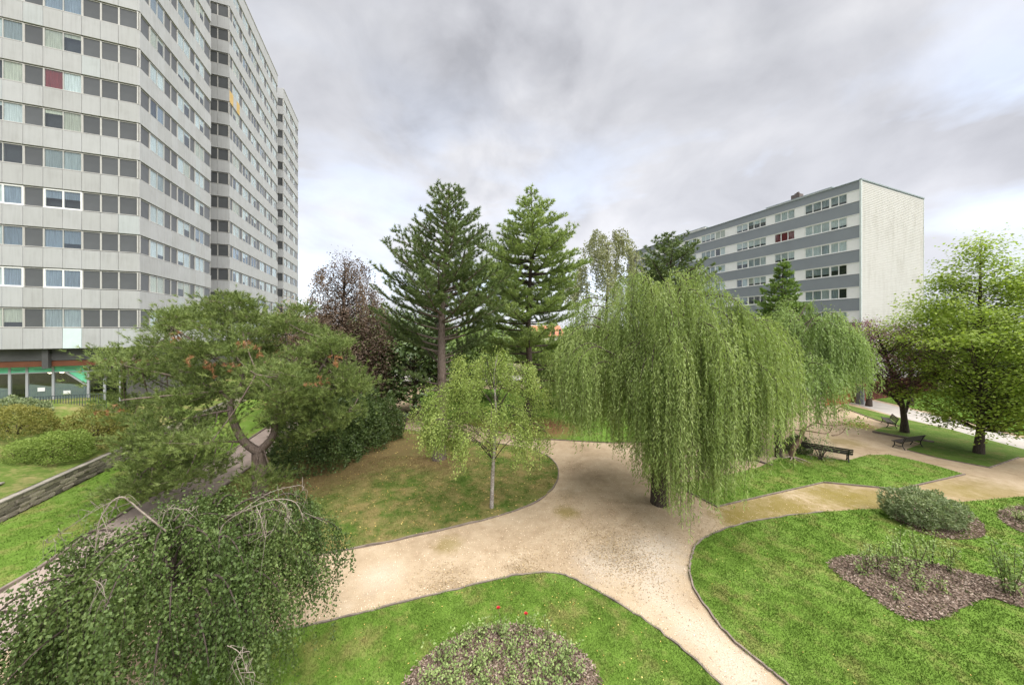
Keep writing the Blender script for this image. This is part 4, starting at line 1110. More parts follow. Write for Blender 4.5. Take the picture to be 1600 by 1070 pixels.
# the weeping birch right under the window
b = np.array((-7.0, 6.5, 0.0))
t = tree('weeping_birch', 'mop-headed weeping birch with bare arching twigs in the near left corner', b)
def zmin3(p):
    dx = p[0] - b[0]
    return abs(rng.normal(0, 0.3)) + (float(np.interp(dx, [-0.2, 0.3, 2.4, 3.2], [0.3, 2.0, 1.7, 1.5])) if rng.random() < 0.85 else 0.3)
pl_ = dome_plumes(b + np.array((0, 0.1, 0)), 2.6, 4.22, 50, 0.85, (0.6, 1.05), 0.04, 2.0, 0.24)
pl_ += dome_plumes(b + np.array((0, 0, 0)), 2.45, 3.3, 22, 0.7, (0.6, 1.05), 0.1, 2.0, 0.3)
pl_ = [e for e in pl_ if e[0][0] > b[0] - 1.55 and not (e[0][1] < b[1] - 1.0 and e[0][0] > b[0] - 0.5)]
for k_ in range(7):
    a_ = k_ * 0.9; pl_.append((b + np.array((0.25 * math.cos(a_), 0.25 * math.sin(a_) - 0.1, 3.95 + 0.1 * rng.random())), np.array((math.cos(a_), math.sin(a_), 0)), 0.8))
pl_ += [(b + np.array((1.6, -0.6, 4.15)), np.array((0.8, -0.3, 0)), 0.8), (b + np.array((1.7, 0.2, 4.15)), np.array((0.9, 0.1, 0)), 0.7), (b + np.array((1.5, 0.8, 4.1)), np.array((0.7, 0.5, 0)), 0.8)]
wood, fo, ti = weeping(b, 3, None, pl_, zmin3, 0.056, 0.045, 36, 28, 0.11, 0.0026, 3.2, 0.28, 0.05, jit=0.038, cover=80)
wood.append(tube(spline([b - np.array((0, 0, .1)), b + np.array((0.05, 0.05, 1.3)), b + np.array((-0.08, 0, 2.5)), b + np.array((0.05, 0.05, 3.3))], 5), np.linspace(0.12, 0.05, 16), 8))
wood += limb_to(b, 3.0, [p - np.array((0, 0, 0.12)) for p, d, a in pl_[:58:4]], 0.026, 0.1)
bare = []
def bp(x, y, d=6.5): return P(x, y, d)
bare.append((spline([bp(260, 830, 6.3), bp(222, 800, 6.1), bp(205, 785, 6.0), bp(190, 776, 5.9), bp(172, 786, 5.8), bp(155, 815, 5.7), bp(149, 855, 5.65)], 4), 0.028))
bare.append((spline([bp(192, 777, 5.9), bp(165, 788, 5.9), bp(120, 815, 5.8), bp(75, 848, 5.8)], 4), 0.012))
bare.append((spline([bp(205, 785, 6.0), bp(170, 800, 6.2), bp(130, 840, 6.2)], 4), 0.010))
bare.append((spline([bp(342, 865, 6.2), bp(345, 828, 6.1), bp(360, 810, 6.1), bp(395, 792, 6.0), bp(430, 780, 6.0), bp(462, 785, 6.0), bp(475, 815, 6.0)], 4), 0.022))
bare.append((spline([bp(400, 790, 6.0), bp(408, 810, 5.8), bp(414, 840, 5.7)], 4), 0.008))
bare.append((spline([bp(430, 780, 6.0), bp(446, 790, 5.8), bp(450, 815, 5.7)], 4), 0.007))
bare.append((spline([bp(375, 800, 6.0), bp(420, 770, 6.2), bp(468, 758, 6.3), bp(472, 765, 6.3)], 4), 0.010))
bare.append((spline([bp(250, 835, 6.3), bp(255, 808, 6.4), bp(268, 794, 6.4), bp(300, 798, 6.4)], 4), 0.012))
bare.append((spline([bp(145, 905, 5.0), bp(160, 915, 4.9), bp(165, 945, 4.9)], 4), 0.008))
bare.append((spline([bp(355, 1008, 4.6), bp(375, 1020, 4.6), bp(386, 1050, 4.6)], 4), 0.008))
tw_ = []
for pth, r in bare:
    r *= 0.62
    one = [tube(pth, np.linspace(r, max(0.004, r * 0.35), len(pth)), 6)]; tw_.append(one)
    for q in range(12):
        i = int(rng.integers(len(pth) // 4, len(pth))); e = pth[i]
        one.append(tube(spline([e, e + rng.normal(0, 0.07, 3) + np.array((0, 0, 0.03)), e + rng.normal(0, 0.12, 3) + np.array((0, 0, -0.28))], 3), np.linspace(0.005, 0.002, 7), 3))
finish(t, b, wood, K_DARK, [fo], F_BIRCH, ti)
for one in tw_: build('bare_branch', one, K_TWIG, t, b, smooth=True)

# the young birch on the middle lawn
b = G(768, 794)
t = tree('young_birch', 'slender young birch with pale trunk and drooping yellowish green twigs', b)
pl_ = []
yb_c = [(735, 572), (775, 560), (812, 575), (700, 612), (745, 605), (790, 600), (825, 610), (690, 650), (728, 645), (770, 640), (808, 648), (830, 655), (730, 685), (770, 690), (805, 680), (700, 665)]
for i in range(120):
    cx_, cy_ = yb_c[int(rng.integers(len(yb_c)))]; y = cy_ + rng.normal(0, 9)
    hw = np.interp(y, [548, 570, 610, 660, 700], [10, 34, 58, 72, 56])
    x = cx_ + rng.normal(0, 10)
    dd = rng.normal(0, 0.75)
    p = P(x, y, b[1] + dd); od = unit(np.array((p[0] - b[0], p[1] - b[1], 0.01))) * np.array((1, 1, 0))
    pl_.append((p, od, (0.25 + 0.5 * rng.random()) * hw / 65))
def zmin5(p): return max(2.2, p[2] - 1.3 - 0.5 * abs(rng.normal()))
wood, fo, ti = weeping(b, 3, None, pl_, zmin5, 0.072, 0.052, 22, 10, 0.17, 0.003, 1.3, 0.2, 0.05, jit=0.06, cover=60)
tk = spline([b - np.array((0, 0, .1)), P(770, 740, b[1]), P(773, 690, b[1]), P(775, 640, b[1] + .1), P(772, 590, b[1] + .1), P(777, 555, b[1])], 5)
wood2 = [tube(tk, np.linspace(0.095, 0.02, len(tk)), 8)]
for p, d, a in pl_[::5]:
    i = int(np.interp(p[2] - 0.6, tk[:, 2], np.arange(len(tk)))); st = tk[max(7, i - 3)]
    l = spline([st, st * 0.65 + p * 0.35 + np.array((0, 0, 0.25)) + rng.normal(0, 0.06, 3), st * 0.3 + p * 0.7 + np.array((0, 0, 0.18)) + rng.normal(0, 0.06, 3), p], 4); wood.append(tube(l, np.linspace(0.024, 0.007, len(l)), 4))
finish(t, b, wood2 , K_BIRCH, [fo], F_YBIRCH, ti)
build('branches', wood, K_DARK, t, b, smooth=True)

# ---- broadleaf trees
def broadleaf(base, H, rad, zlow, nclump, per, leaf, clump_r, tr=0.22, flat=0.45, fork=None, seed=1, twig=True, inner=0.25, shift=(0, 0), droop=0.0, hang=0.0, cull=None, lw=0.014):
    r_ = np.random.default_rng(seed); base = np.asarray(base, float)
    wood = []
    zt = np.linspace(0, H * 0.9, 9)
    tk = base + np.c_[0.06 * np.sin(zt * 1.1) + shift[0] * (zt / H) ** 1.5, 0.05 * np.cos(zt * 0.9) + shift[1] * (zt / H) ** 1.5, zt]
    rr = tr * (1 - zt / H) ** 0.9 + 0.015; rr[0] *= 1.35
    wood.append(tube(tk, rr, 9))
    C, Nn, Tt = [], [], []
    i = 0
    while i < nclump:
        z = zlow + (H - zlow) * r_.random(); Rz = rad((z - zlow) / (H - zlow))
        if r_.random() > (Rz / rad.mx) ** 1.2 + 0.05: continue
        i += 1
        az = r_.random() * 6.283; q = Rz * math.sqrt(inner + (1 - inner) * r_.random())
        cx = np.array([np.interp(z, tk[:, 2], tk[:, 0]), np.interp(z, tk[:, 2], tk[:, 1]), 0])
        c = cx + np.array((q * math.cos(az), q * math.sin(az), z - droop * q))
        if cull is not None and cull(c - base): continue
        st = np.array([np.interp(max(zlow * 0.8, z - q * 0.7), tk[:, 2], tk[:, e]) for e in range(3)])
        m = (st + c) / 2 + np.array((0, 0, -0.08 * q)) + r_.normal(0, 0.08, 3)
        wood.append(tube(spline([st, m, c], 3), np.linspace(0.012 + lw * q, 0.008, 7), 4))
        n = int(per * (0.6 + 0.8 * r_.random()))
        o3 = r_.normal(0, 1, (n, 3)) * np.array((1, 1, flat)) * clump_r * (0.7 + 0.5 * r_.random())
        cc = c + o3
        if hang: cc[:, 2] -= hang * r_.random(n) ** 2
        C.append(cc); Nn.append(np.c_[r_.normal(0, 0.45, (n, 2)), np.ones(n)] + unit(o3) * 0.5)
        Tt.append(np.clip(0.4 * r_.random() + 0.6 * r_.random(n), 0, 1))
    C = np.concatenate(C); Nn = unit(np.concatenate(Nn)); n = len(C)
    d = unit(np.cross(Nn, r_.normal(size=(n, 3)))) + np.array((0, 0, -0.35))
    fo = leaf_quads(C, d, Nn, leaf[0] * (0.7 + 0.6 * r_.random(n)), leaf[1] * (0.7 + 0.6 * r_.random(n)), 0.12)
    return wood, fo, np.concatenate(Tt)
class Prof:
    def __init__(s, xs, ys): s.xs, s.ys, s.mx = xs, ys, max(ys)
    def __call__(s, f): return float(np.interp(f, s.xs, s.ys))
b = G(1531, 709)
t = tree('broad_tree', 'full bright green broadleaf tree on the bench strip at the right', b)
wood, fo, ti = broadleaf(b, 14.0, Prof([0, 0.2, 0.45, 0.6, 0.72, 0.88, 1], [2.4, 3.9, 5.0, 3.8, 2.5, 1.1, 0.1]), 1.9, 430, 112, (0.15, 0.13), 0.54, 0.17, 0.55, seed=4, inner=0.08, droop=0.06, lw=0.006, cull=lambda c: c[0] < -2.0 and c[2] < 7.0)
finish(t, b, wood, K_DARK, [fo], F_MAPLE, ti)
b = G(1415, 676)
t = tree('purple_plum', 'purple-leaved plum tree with thin dark crown between willow and broad tree', b)
wood, fo, ti = broadleaf(b, 8.6, Prof([0, 0.2, 0.55, 0.85, 1], [1.6, 2.6, 3.4, 2.4, 0.8]), 3.2, 150, 70, (0.11, 0.08), 0.36, 0.19, 0.6, seed=9, inner=0.2, shift=(-2.6, 0.0))
for az, L in ((2.6, 3.4), (3.6, 3.0), (0.4, 2.6), (1.8, 3.0)):
    s = np.linspace(0, 1, 6); p0 = b + np.array((0, 0, 1.6))
    wood.append(tube(p0 + np.c_[np.cos(az) * L * s * 0.75, np.sin(az) * L * s * 0.6, L * s * 1.15], np.linspace(0.10, 0.025, 6), 6))
finish(t, b, wood, K_DARK, [fo], F_PLUM, ti)
b = G(1350, 652)
b = np.array((37.0, 33.0, 0.0))
t = tree('purple_plum', 'purple shrub tree standing close before the blank gable', b)
wood, fo, ti = broadleaf(b, 9.1, Prof([0, 0.4, 0.8, 1], [1.6, 2.6, 2.2, 0.6]), 4.0, 95, 55, (0.12, 0.08), 0.4, 0.2, 0.6, seed=19, inner=0.1)
finish(t, b, wood, K_DARK, [fo], F_PLUM, ti)
b = np.array((41.8, 33.4, 0.0))
t = tree('purple_plum', 'purple shrub tree showing over the broad tree under the gable', b)
wood, fo, ti = broadleaf(b, 8.7, Prof([0, 0.4, 0.8, 1], [1.6, 2.8, 2.2, 0.6]), 4.4, 80, 55, (0.12, 0.08), 0.4, 0.2, 0.6, seed=29, inner=0.1)
finish(t, b, wood, K_DARK, [fo], F_PLUM, ti)
# copper beech behind the leaning pine
b = np.array((-14.2, 27.0, 0.0))
t = tree('copper_beech', 'copper beech with thin drooping top behind the leaning pine', b)
wood, fo, ti = broadleaf(b, 14.4, Prof([0, 0.3, 0.52, 0.64, 0.8, 1], [3.2, 4.1, 3.8, 1.6, 0.7, 0.3]), 1.5, 470, 95, (0.14, 0.11), 0.5, 0.28, 0.7, seed=6, inner=0.25, hang=0.9)
pl_ = []
for i in range(46):
    y = 398 + 110 * rng.random() ** 0.8; hw = np.interp(y, [392, 420, 470, 510], [10, 34, 56, 62])
    p = P(538 + rng.uniform(-1, 1) * hw, y, 27 + rng.normal(0, 1.2))
    pl_.append((p, unit(np.array((p[0] - b[0], p[1] - b[1], 0.01))) * np.array((1, 1, 0)), 0.5 + 0.6 * rng.random()))
w2, f2, t2 = weeping(b, 3, None, pl_, lambda p: p[2] - 1.5 - abs(rng.normal(0, 0.7)), 0.13, 0.095, 11, 9, 0.16, 0.008, 2.0, 0.3, 0.05, jit=0.09, cover=26)
w2 += [tube(np.stack([b + np.array((0, 0, max(5, p[2] - 1.4))), p]), np.array((0.04, 0.015)), 4) for p, d, a in pl_]
finish(t, b, wood + w2, K_DARK, [fo, f2], F_BEECH, np.concatenate([ti, t2]))
b = np.array((-19.6, 30.5, 0.0))
t = tree('copper_beech', 'low copper-leaved tree below the far end of the tower', b)
wood, fo, ti = broadleaf(b, 11.0, Prof([0, 0.4, 0.75, 1], [3.2, 4.0, 3.0, 0.9]), 1.2, 220, 85, (0.16, 0.12), 0.5, 0.25, 0.6, seed=16, inner=0.35)
finish(t, b, wood, K_DARK, [fo], foliage('rusty_leaves', [(0.07, 0.06, 0.03), (0.125, 0.095, 0.05), (0.19, 0.14, 0.08)], 0.25), ti)
# wispy birch behind the willow
b = np.array((11.2, 38.0, 0.0))
t = tree('wispy_birch', 'thin-topped weeping birch showing behind the great willow', b)
pl_ = []
for i in range(52):
    y = 355 + 95 * rng.random() ** 0.8; hw = np.interp(y, [350, 390, 440, 470], [16, 34, 46, 60])
    x = 950 + rng.uniform(-1, 1) * hw - (12 if y > 420 else 0); p = P(x, y, 38 + rng.normal(0, 1.5))
    pl_.append((p, unit(np.array((p[0] - b[0], p[1] - b[1], 0.01))) * np.array((1, 1, 0)), 0.7 + 0.8 * rng.random()))
wood, fo, ti = weeping(b, 3, None, pl_, lambda p: p[2] - 2.6 - abs(rng.normal(0, 1.2)), 0.24, 0.15, 9, 9, 0.25, 0.010, 2.6, 0.4, 0.05, jit=0.12, cover=30)
wood.append(tube(spline([b, b + np.array((0, 0, 8)), b + np.array((0.2, 0, 14)), b + np.array((0.3, 0, 18.4))], 5), np.linspace(0.25, 0.02, 16), 6))
wood += [tube(spline([b + np.array((0.2, 0, p[2] - 1.6)), (b + np.array((0.2, 0, p[2] - 1)) + p - np.array((0, 0, 0)) * 0) * 0.5 + np.array((0, 0, p[2] * 0.0)), p], 3) if False else np.stack([b + np.array((0.2, 0, max(5, min(p[2] - 1.8, 17.5)))), p]), np.array((0.03, 0.010)), 4) for p, d, a in pl_]
finish(t, b, wood, K_DARK, [fo], foliage('grey_birch_leaves', [(0.08, 0.10, 0.055), (0.125, 0.145, 0.08), (0.18, 0.20, 0.12)], 0.3), ti)

# background trees that close the view between the trunks
bgt = [(-24, 52, 9, 4.0, 0, 'rounded green tree far behind below the tower'), (-14, 60, 10, 4.4, 1, 'pale leafy tree far behind left of the pines'), (-7.5, 44, 7, 3.2, 0, 'low green tree beyond the far lawn behind the dark pine'),
       (3.5, 58, 8.5, 4.0, 1, 'pale round tree far behind between the two pines'), (9, 48, 8, 3.4, 2, 'dark leafy tree behind the willow on the left'), (17, 56, 10, 4.5, 0, 'green tree far behind the willow'),
       (-2, 66, 9, 4.5, 2, 'dark tree in the far distance behind the young birch'), (24, 44, 8, 3.6, 0, 'green tree before the white block behind the willow'), (30, 40, 6.2, 2.8, 1, 'pale bushy tree at the foot of the white block'),
       (-9.2, 30, 9.5, 3.4, 2, 'dark leafy tree filling the gap left of the tall dark pine'), (-4.0, 37, 9, 3.6, 0, 'green tree behind the trunk of the tall dark pine'), (5.6, 34, 6.5, 2.8, 1, 'pale low tree right of the light pine'), (-17.5, 40, 11, 4.2, 0, 'green tree behind the copper beech'), (-11.5, 46, 10.5, 4.0, 2, 'dark rounded tree in the gap between beech and pine'),
       (52, 31, 13.0, 4.2, 2, 'dark tree behind the broad one at the right edge'), (57, 40, 11, 4.5, 1, 'pale tree behind the gable at the right edge')]
for i, (x, y, H, r, kd, lab) in enumerate(bgt):
    b = np.array((x, y, 0.0))
    t = tree('background_tree', lab, b, group='trees that close the view')
    wood, fo, ti = broadleaf(b, H, Prof([0, 0.3, 0.7, 1], [0.8 * r, r, 0.8 * r, 0.25 * r]), 1.2, 95, 66, (0.35, 0.27), 0.65, 0.2, 0.6, seed=40 + i, inner=0.3)
    finish(t, b, wood, K_DARK, [fo], (F_FAR, F_HEDGE, F_LAUREL)[kd], ti)

# the small leaning tree with bare roots
b = G(1236, 716)
t = tree('crooked_sapling', 'small leaning bare tree with exposed pale roots beside the long bench', b)
q = lambda x, y, d=0.0: P(x, y, b[1] + d)
wood = [tube(spline([b - np.array((0, 0, .08)), q(1240, 700), q(1249, 688), q(1254, 675), q(1258, 668)], 4), np.linspace(0.15, 0.10, 17), 8)]
br = [[q(1258, 668), q(1275, 660), q(1282, 645, .2), q(1288, 637, .2), q(1304, 630, .4), q(1312, 625, .5)], [q(1256, 672), q(1275, 675, -.2), q(1292, 677, -.2), q(1300, 669, -.2), q(1299, 663)], [q(1276, 660), q(1292, 664), q(1312, 664), q(1330, 660)],
      [q(1288, 645, .2), q(1300, 647), q(1318, 639)], [q(1256, 672), q(1244, 672, .3), q(1228, 668, .5)], [q(1300, 680), q(1312, 678), q(1320, 671)], [q(1282, 645, .2), q(1270, 632, .4), q(1262, 620, .4)]]
for l in br:
    l = spline(l, 4); wood.append(tube(l, np.linspace(0.07 if l is br[0] else 0.045, 0.010, len(l)), 5))
    for k in range(6):
        e = l[int(rng.integers(len(l) // 2, len(l)))]; wood.append(tube(np.stack([e, e + rng.normal(0, 0.22, 3) + np.array((0, 0, 0.1))]), np.array((0.012, 0.004)), 3))
build('trunk', wood, bark('sapling_bark', (0.12, 0.075, 0.05), (0.27, 0.19, 0.14)), t, b, smooth=True)
roots = []
for az, L in ((-2.9, 1.0), (-2.2, 0.9), (-1.5, 1.2), (-0.9, 1.5), (-0.5, 1.1), (0.2, 0.8), (2.6, 0.7)):
    s = np.linspace(0, 1, 9); az2 = az + 0.35 * np.sin(s * 4 + L * 9) * s
    roots.append(tube(b + np.c_[np.cos(az2) * L * s, np.sin(az2) * L * s, 0.13 * (1 - s) ** 2 + 0.035 * np.sin(s * 7) * s + 0.012], np.linspace(0.05, 0.010, 9), 6))
build('roots', roots, bark('pale_root', (0.24, 0.18, 0.14), (0.42, 0.35, 0.29)), t, b, smooth=True)
cl = [q(1328, 657), q(1338, 661), q(1345, 655), q(1350, 664), q(1335, 668), q(1320, 660), q(1308, 634), q(1262, 622), q(1298, 668), q(1318, 640)]
C = np.concatenate([c + rng.normal(0, 0.20, (34, 3)) * np.array((1.2, 1, .5)) for c in cl]); n = len(C)
o = build('crown', leaf_quads(C, rand_unit(n), rand_unit(n) + np.array((0, 0, 1)), 0.11, 0.08), F_HEDGE, t, b, tint=rng.random(n)); stuff(o)

# ---- shrubs
def shrub(name, label, c, r, n, leaf, fm, seed, lump=0.18, flat_top=1.0, group=None, z0=0.0, inside=0.25, freq=3.0, box_like=0.0):
    r_ = np.random.default_rng(seed); c = np.asarray(c, float)
    t = thing(name, label, 'shrub', (c[0], c[1], z0), 0, group)
    d = unit(r_.normal(size=(n, 3))); d[:, 2] = np.abs(d[:, 2]) * 1.0 - 0.18 * r_.random(n); d = unit(d)
    if box_like:
        e = 2.0 + 4 * box_like
        d = d / (np.abs(d) ** e).sum(1, keepdims=True) ** (1 / e)
    ph = r_.random(6) * 6.28
    du = unit(d)
    f = 1 + lump * (np.sin(freq * du[:, 0] * 2 + ph[0]) * np.sin(freq * du[:, 1] * 2 + ph[1]) + 0.6 * np.sin(freq * 2.3 * du[:, 2] + ph[2]) * np.sin(freq * 2.1 * du[:, 0] + ph[3]) + 0.5 * np.sin(freq * 4.1 * du[:, 1] + ph[4]) * np.sin(freq * 3.7 * du[:, 2] + ph[5]))
    f *= np.where(r_.random(n) < inside, 0.6 + 0.4 * r_.random(n), 0.93 + 0.10 * r_.random(n))
    p = np.array((c[0], c[1], z0)) + d * f[:, None] * np.array((r[0], r[1], r[2])) + np.array((0, 0, 0.12 * r[2]))
    p[:, 2] = np.maximum(p[:, 2], z0 + 0.05)
    ax = unit(du * 0.8 + r_.normal(0, 0.6, (n, 3)) + np.array((0, 0, 0.15)))
    fo = leaf_quads(p, ax, unit(du + r_.normal(0, 0.5, (n, 3))), leaf[0] * (0.7 + 0.6 * r_.random(n)), leaf[1] * (0.7 + 0.6 * r_.random(n)))
    wood = []
    ns = max(12, n // 160); ii = r_.integers(0, n, ns); m_ = 9
    sl = 0.16 * min(r) + 0.10 * r_.random(ns)
    sd_ = unit(du[ii] + np.array((0, 0, 0.5)) + r_.normal(0, 0.35, (ns, 3)))
    fr_ = np.tile(np.linspace(0.1, 1, m_), ns)
    sp_ = np.repeat(p[ii], m_, 0) + np.repeat(sd_ * sl[:, None], m_, 0) * fr_[:, None]
    n2_ = len(sp_)
    f2_ = leaf_quads(sp_, np.repeat(sd_, m_, 0) + r_.normal(0, 0.6, (n2_, 3)), r_.normal(size=(n2_, 3)), leaf[0] * 0.85, leaf[1] * 0.85)
    for k in range(14):
        az = r_.random() * 6.28; e = np.array((math.cos(az) * r[0] * 0.7, math.sin(az) * r[1] * 0.7, r[2] * 0.75)) * (0.6 + 0.4 * r_.random())
        b0 = np.array((c[0], c[1], z0)); wood.append(tube(spline([b0 + e * np.array((0.2, 0.2, 0)), b0 + e * np.array((0.5, 0.5, 0.6)), b0 + e], 3), np.linspace(0.035, 0.01, 7), 4))
    build('stems', wood, K_DARK, t, (c[0], c[1], z0), smooth=True)
    stuff(build('foliage', [fo, f2_], fm, t, (c[0], c[1], z0), tint=np.concatenate([np.clip(0.5 * r_.random(n) + 0.5 * r_.random(n), 0, 1), 0.4 + 0.6 * r_.random(n2_)])))
    return t
g = G(462, 742)
shrub('laurel_shrub', 'dark glossy evergreen shrub right behind the leaning pine trunk', (g[0] + 0.2, g[1] + 1.6, 0), (2.3, 2.0, 3.6), 15000, (0.15, 0.075), F_LAUREL, 3, 0.16)
shrub('laurel_shrub', 'tall dark evergreen shrub between the leaning pine and the copper beech', (-10.8, 21.2, 0), (2.0, 2.0, 3.7), 13000, (0.15, 0.075), F_LAUREL, 4, 0.18)
g = G(590, 694)
shrub('laurel_shrub', 'dark overhanging evergreen shrub at the sandy path behind the pines', (g[0] - 0.5, g[1] + 1.2, 0), (1.7, 1.6, 2.6), 9000, (0.15, 0.08), F_LAUREL, 5, 0.2)
shrub('laurel_shrub', 'low dark shrub under the right side of the great willow', G(1168, 716) + np.array((0, 1.0, 0)), (1.3, 1.2, 2.9), 9000, (0.13, 0.05), F_LAUREL, 6, 0.2)
shrub('small_shrub', 'small dark shrub at the foot of the crooked sapling', G(1246, 706), (0.75, 0.6, 0.9), 2600, (0.10, 0.05), F_LAUREL, 7, 0.2)
shrub('small_shrub', 'thin grey twiggy shrub growing over the middle of the long bench', G(1282, 719), (0.62, 0.5, 1.25), 420, (0.08, 0.04), F_COTON, 8, 0.25)
shrub('clipped_evergreen', 'low flat-topped grey-green evergreen shrub on the right lawn', G(1462, 828) + np.array((0.1, 0.5, 0)), (1.08, 0.72, 0.9), 9000, (0.10, 0.042), F_COTON, 9, 0.13, box_like=0.6, z0=0.16, freq=4.0)
# on the bank before the shop
def on_bank(s, t_): 
    p = wall_pt(t_, s, 0); return p, float(bank_z(s, t_))
for (x, y, D, r, n, lf, fm, lab, sd, bx) in [
        (88, 668, 17.0, (1.35, 1.0, 1.15), 9000, (0.09, 0.05), F_HEDGE, 'rounded bright green shrub on the grass bank', 21, 0.2),
        (22, 662, 17.4, (1.5, 1.0, 1.25), 8000, (0.09, 0.05), F_OLIVE, 'olive green shrub at the left edge behind the clipped box', 22, 0.2),
        (34, 687, 16.2, (0.75, 0.6, 0.72), 5200, (0.05, 0.035), F_HEDGE, 'small clipped box bush at the left edge of the bank', 23, 0.7),
        (150, 645, 19.0, (1.5, 1.2, 1.9), 9000, (0.10, 0.055), F_OLIVE, 'large olive bush half hidden by the leaning pine', 24, 0.0),
        (205, 640, 20.5, (1.4, 1.2, 1.6), 6000, (0.10, 0.055), F_OLIVE, 'olive bush behind the leaning pine near the tower corner', 25, 0.0),
        (16, 640, 19.2, (1.1, 0.6, 0.75), 3500, (0.12, 0.06), F_COTON, 'low grey-green plant before the shop window at the left edge', 26, 0.0),
        (52, 636, 19.4, (0.7, 0.5, 0.6), 2500, (0.12, 0.06), F_COTON, 'low grey-green plant below the white paper notice', 27, 0.0)]:
    p = P(x, y, D); rel = p - P0
    s_ = -float(np.dot(rel[:2], V_[:2])); t_ = float(np.dot(rel[:2], U[:2]))
    shrub('bank_shrub', lab, p, r, n, lf, fm, sd, 0.10 if bx else 0.2, z0=float(bank_z(s_, t_)) - 0.05, box_like=bx)

# ---- roses
M_STEM = plain('rose_stem', (0.10, 0.085, 0.045), 0.8, 0.2, 6)
M_PETR = plain('red_petals', (0.55, 0.03, 0.045), 0.6, 0.15, 20); M_PETY = plain('yellow_petals', (0.72, 0.42, 0.03), 0.6, 0.15, 20)
def flower(t, p, base, m, r=0.05):
    n = 22; a = np.arange(n) * 2.4; rr = r * np.sqrt((np.arange(n) + 0.5) / n)
    c = p + np.c_[np.cos(a) * rr * 0.3, np.sin(a) * rr * 0.3, np.zeros(n)]
    d = np.c_[np.cos(a) * rr, np.sin(a) * rr, np.full(n, r * 0.7)]
    st = p * np.array((0.4, 0.4, 1)) + base * np.array((0.6, 0.6, 0)); st[2] = base[2] + 0.1
    build('flower_stem', tube(spline([base, st * np.array((1, 1, 0)) + np.array((0, 0, base[2] + 0.6 * (p[2] - base[2]))), p], 4), 0.006, 4), M_STEM, t, base)
    build('blossom', leaf_quads(c, d, np.c_[-np.cos(a), -np.sin(a), np.full(n, 0.8)], r * 1.1, r * 0.9), m, t, base)
def rose(label, base, h, spread, nst, per, leaf, seed, flowers=(), fm=None, group='roses in the mulch beds'):
    r_ = np.random.default_rng(seed); base = np.asarray(base, float)
    t = thing('rose_bush', label, 'rose bush', tuple(base), 0, group)
    wood, C = [], []
    for i in range(nst):
        az = r_.random() * 6.28; q = spread * (0.25 + 0.75 * r_.random()); hh = h * (0.55 + 0.5 * r_.random())
        e = base + np.array((math.cos(az) * q, math.sin(az) * q, hh))
        l = spline([base + r_.normal(0, 0.03, 3) * np.array((1, 1, 0)), base + np.array((math.cos(az) * q * 0.5, math.sin(az) * q * 0.5, hh * 0.55)) + r_.normal(0, 0.03, 3), e], 4)
        wood.append(tube(l, np.linspace(0.011, 0.005, len(l)), 4))
        f = 0.22 + 0.78 * r_.random(per) ** 0.8
        idx = np.clip((f * (len(l) - 1)).astype(int), 0, len(l) - 1)
        C.append(l[idx] + r_.normal(0, 0.075, (per, 3)))
    C = np.concatenate(C); n = len(C)
    build('stems', wood, M_STEM, t, base, smooth=True)
    stuff(build('foliage', leaf_quads(C, r_.normal(size=(n, 3)), unit(r_.normal(size=(n, 3)) + np.array((0, 0, 1.2))), leaf * (0.7 + 0.6 * r_.random(n)), leaf * 0.62), fm or F_ROSE, t, base, tint=r_.random(n)))
    for (dx, dy, dz, m) in flowers: flower(t, base + np.array((dx, dy, dz)), base, m)
    return t
Eb = [((1352, 895), 0.95, 'thin tall rose at the left tip of the large bed'), ((1372, 890), 0.85, 'sparse rose second from the left tip of the large bed'), ((1398, 897), 1.35, 'tall rose in the back row of the large bed left of centre'), ((1412, 888), 1.2, 'rose behind the back row of the large bed'),
      ((1436, 888), 1.35, 'tallest rose in the middle of the large bed'), ((1455, 884), 1.15, 'rose at the back edge right of the bed centre'), ((1428, 905), 0.7, 'short rose in the centre of the large bed'), ((1396, 906), 0.5, 'low sprout in front of the tall left rose'),
      ((1483, 893), 0.95, 'single thin rose near the narrow part of the bed'), ((1398, 934), 0.35, 'small yellowish sprout near the front edge of the bed'), ((1474, 925), 0.45, 'small leafy sprout before the narrow part of the bed'), ((1345, 898), 0.4, 'small sprout low at the left tip of the bed'),
      ((1432, 922), 0.5, 'short leafy rose near the front of the large bed')]
for i, ((x, y), h, lab) in enumerate(Eb):
    rose(lab, G(x, y, 0.05), h, 0.10 + 0.16 * h, 3 + int(4 * h), int(10 + 16 * h), 0.072, 60 + i)
rose('tall rose with a yellow bloom at the right edge of the picture', G(1582, 930, 0.05), 1.45, 0.34, 7, 60, 0.085, 90, [(0.12, -0.25, 0.62, M_PETY)])
rose('rose beside the yellow-flowering one at the right edge', G(1570, 925, 0.05), 1.6, 0.24, 4, 40, 0.085, 91)
rose('low rose in the small bed at the right edge', G(1590, 812, 0.05), 0.5, 0.5, 9, 30, 0.06, 92)
k = 0
cen = BED_S.mean(0)
spots = [(690, 1035), (720, 1010), (750, 1000), (785, 992), (820, 992), (855, 1005), (885, 1025), (705, 1060), (740, 1045), (770, 1030), (800, 1025), (830, 1040), (865, 1055), (900, 1060), (670, 1068), (755, 1075), (795, 1070), (835, 1080), (880, 1090), (715, 1095)]
where = ['left rim', 'upper left rim', 'top rim left of the blooms', 'top rim below the left bloom', 'top rim below the right bloom', 'upper right rim', 'right rim', 'left side', 'left of the middle', 'middle left', 'very middle', 'middle right', 'right of the middle', 'lower right rim',
         'lower left corner', 'bottom left of the middle', 'bottom middle', 'bottom right of the middle', 'bottom right', 'bottom left']
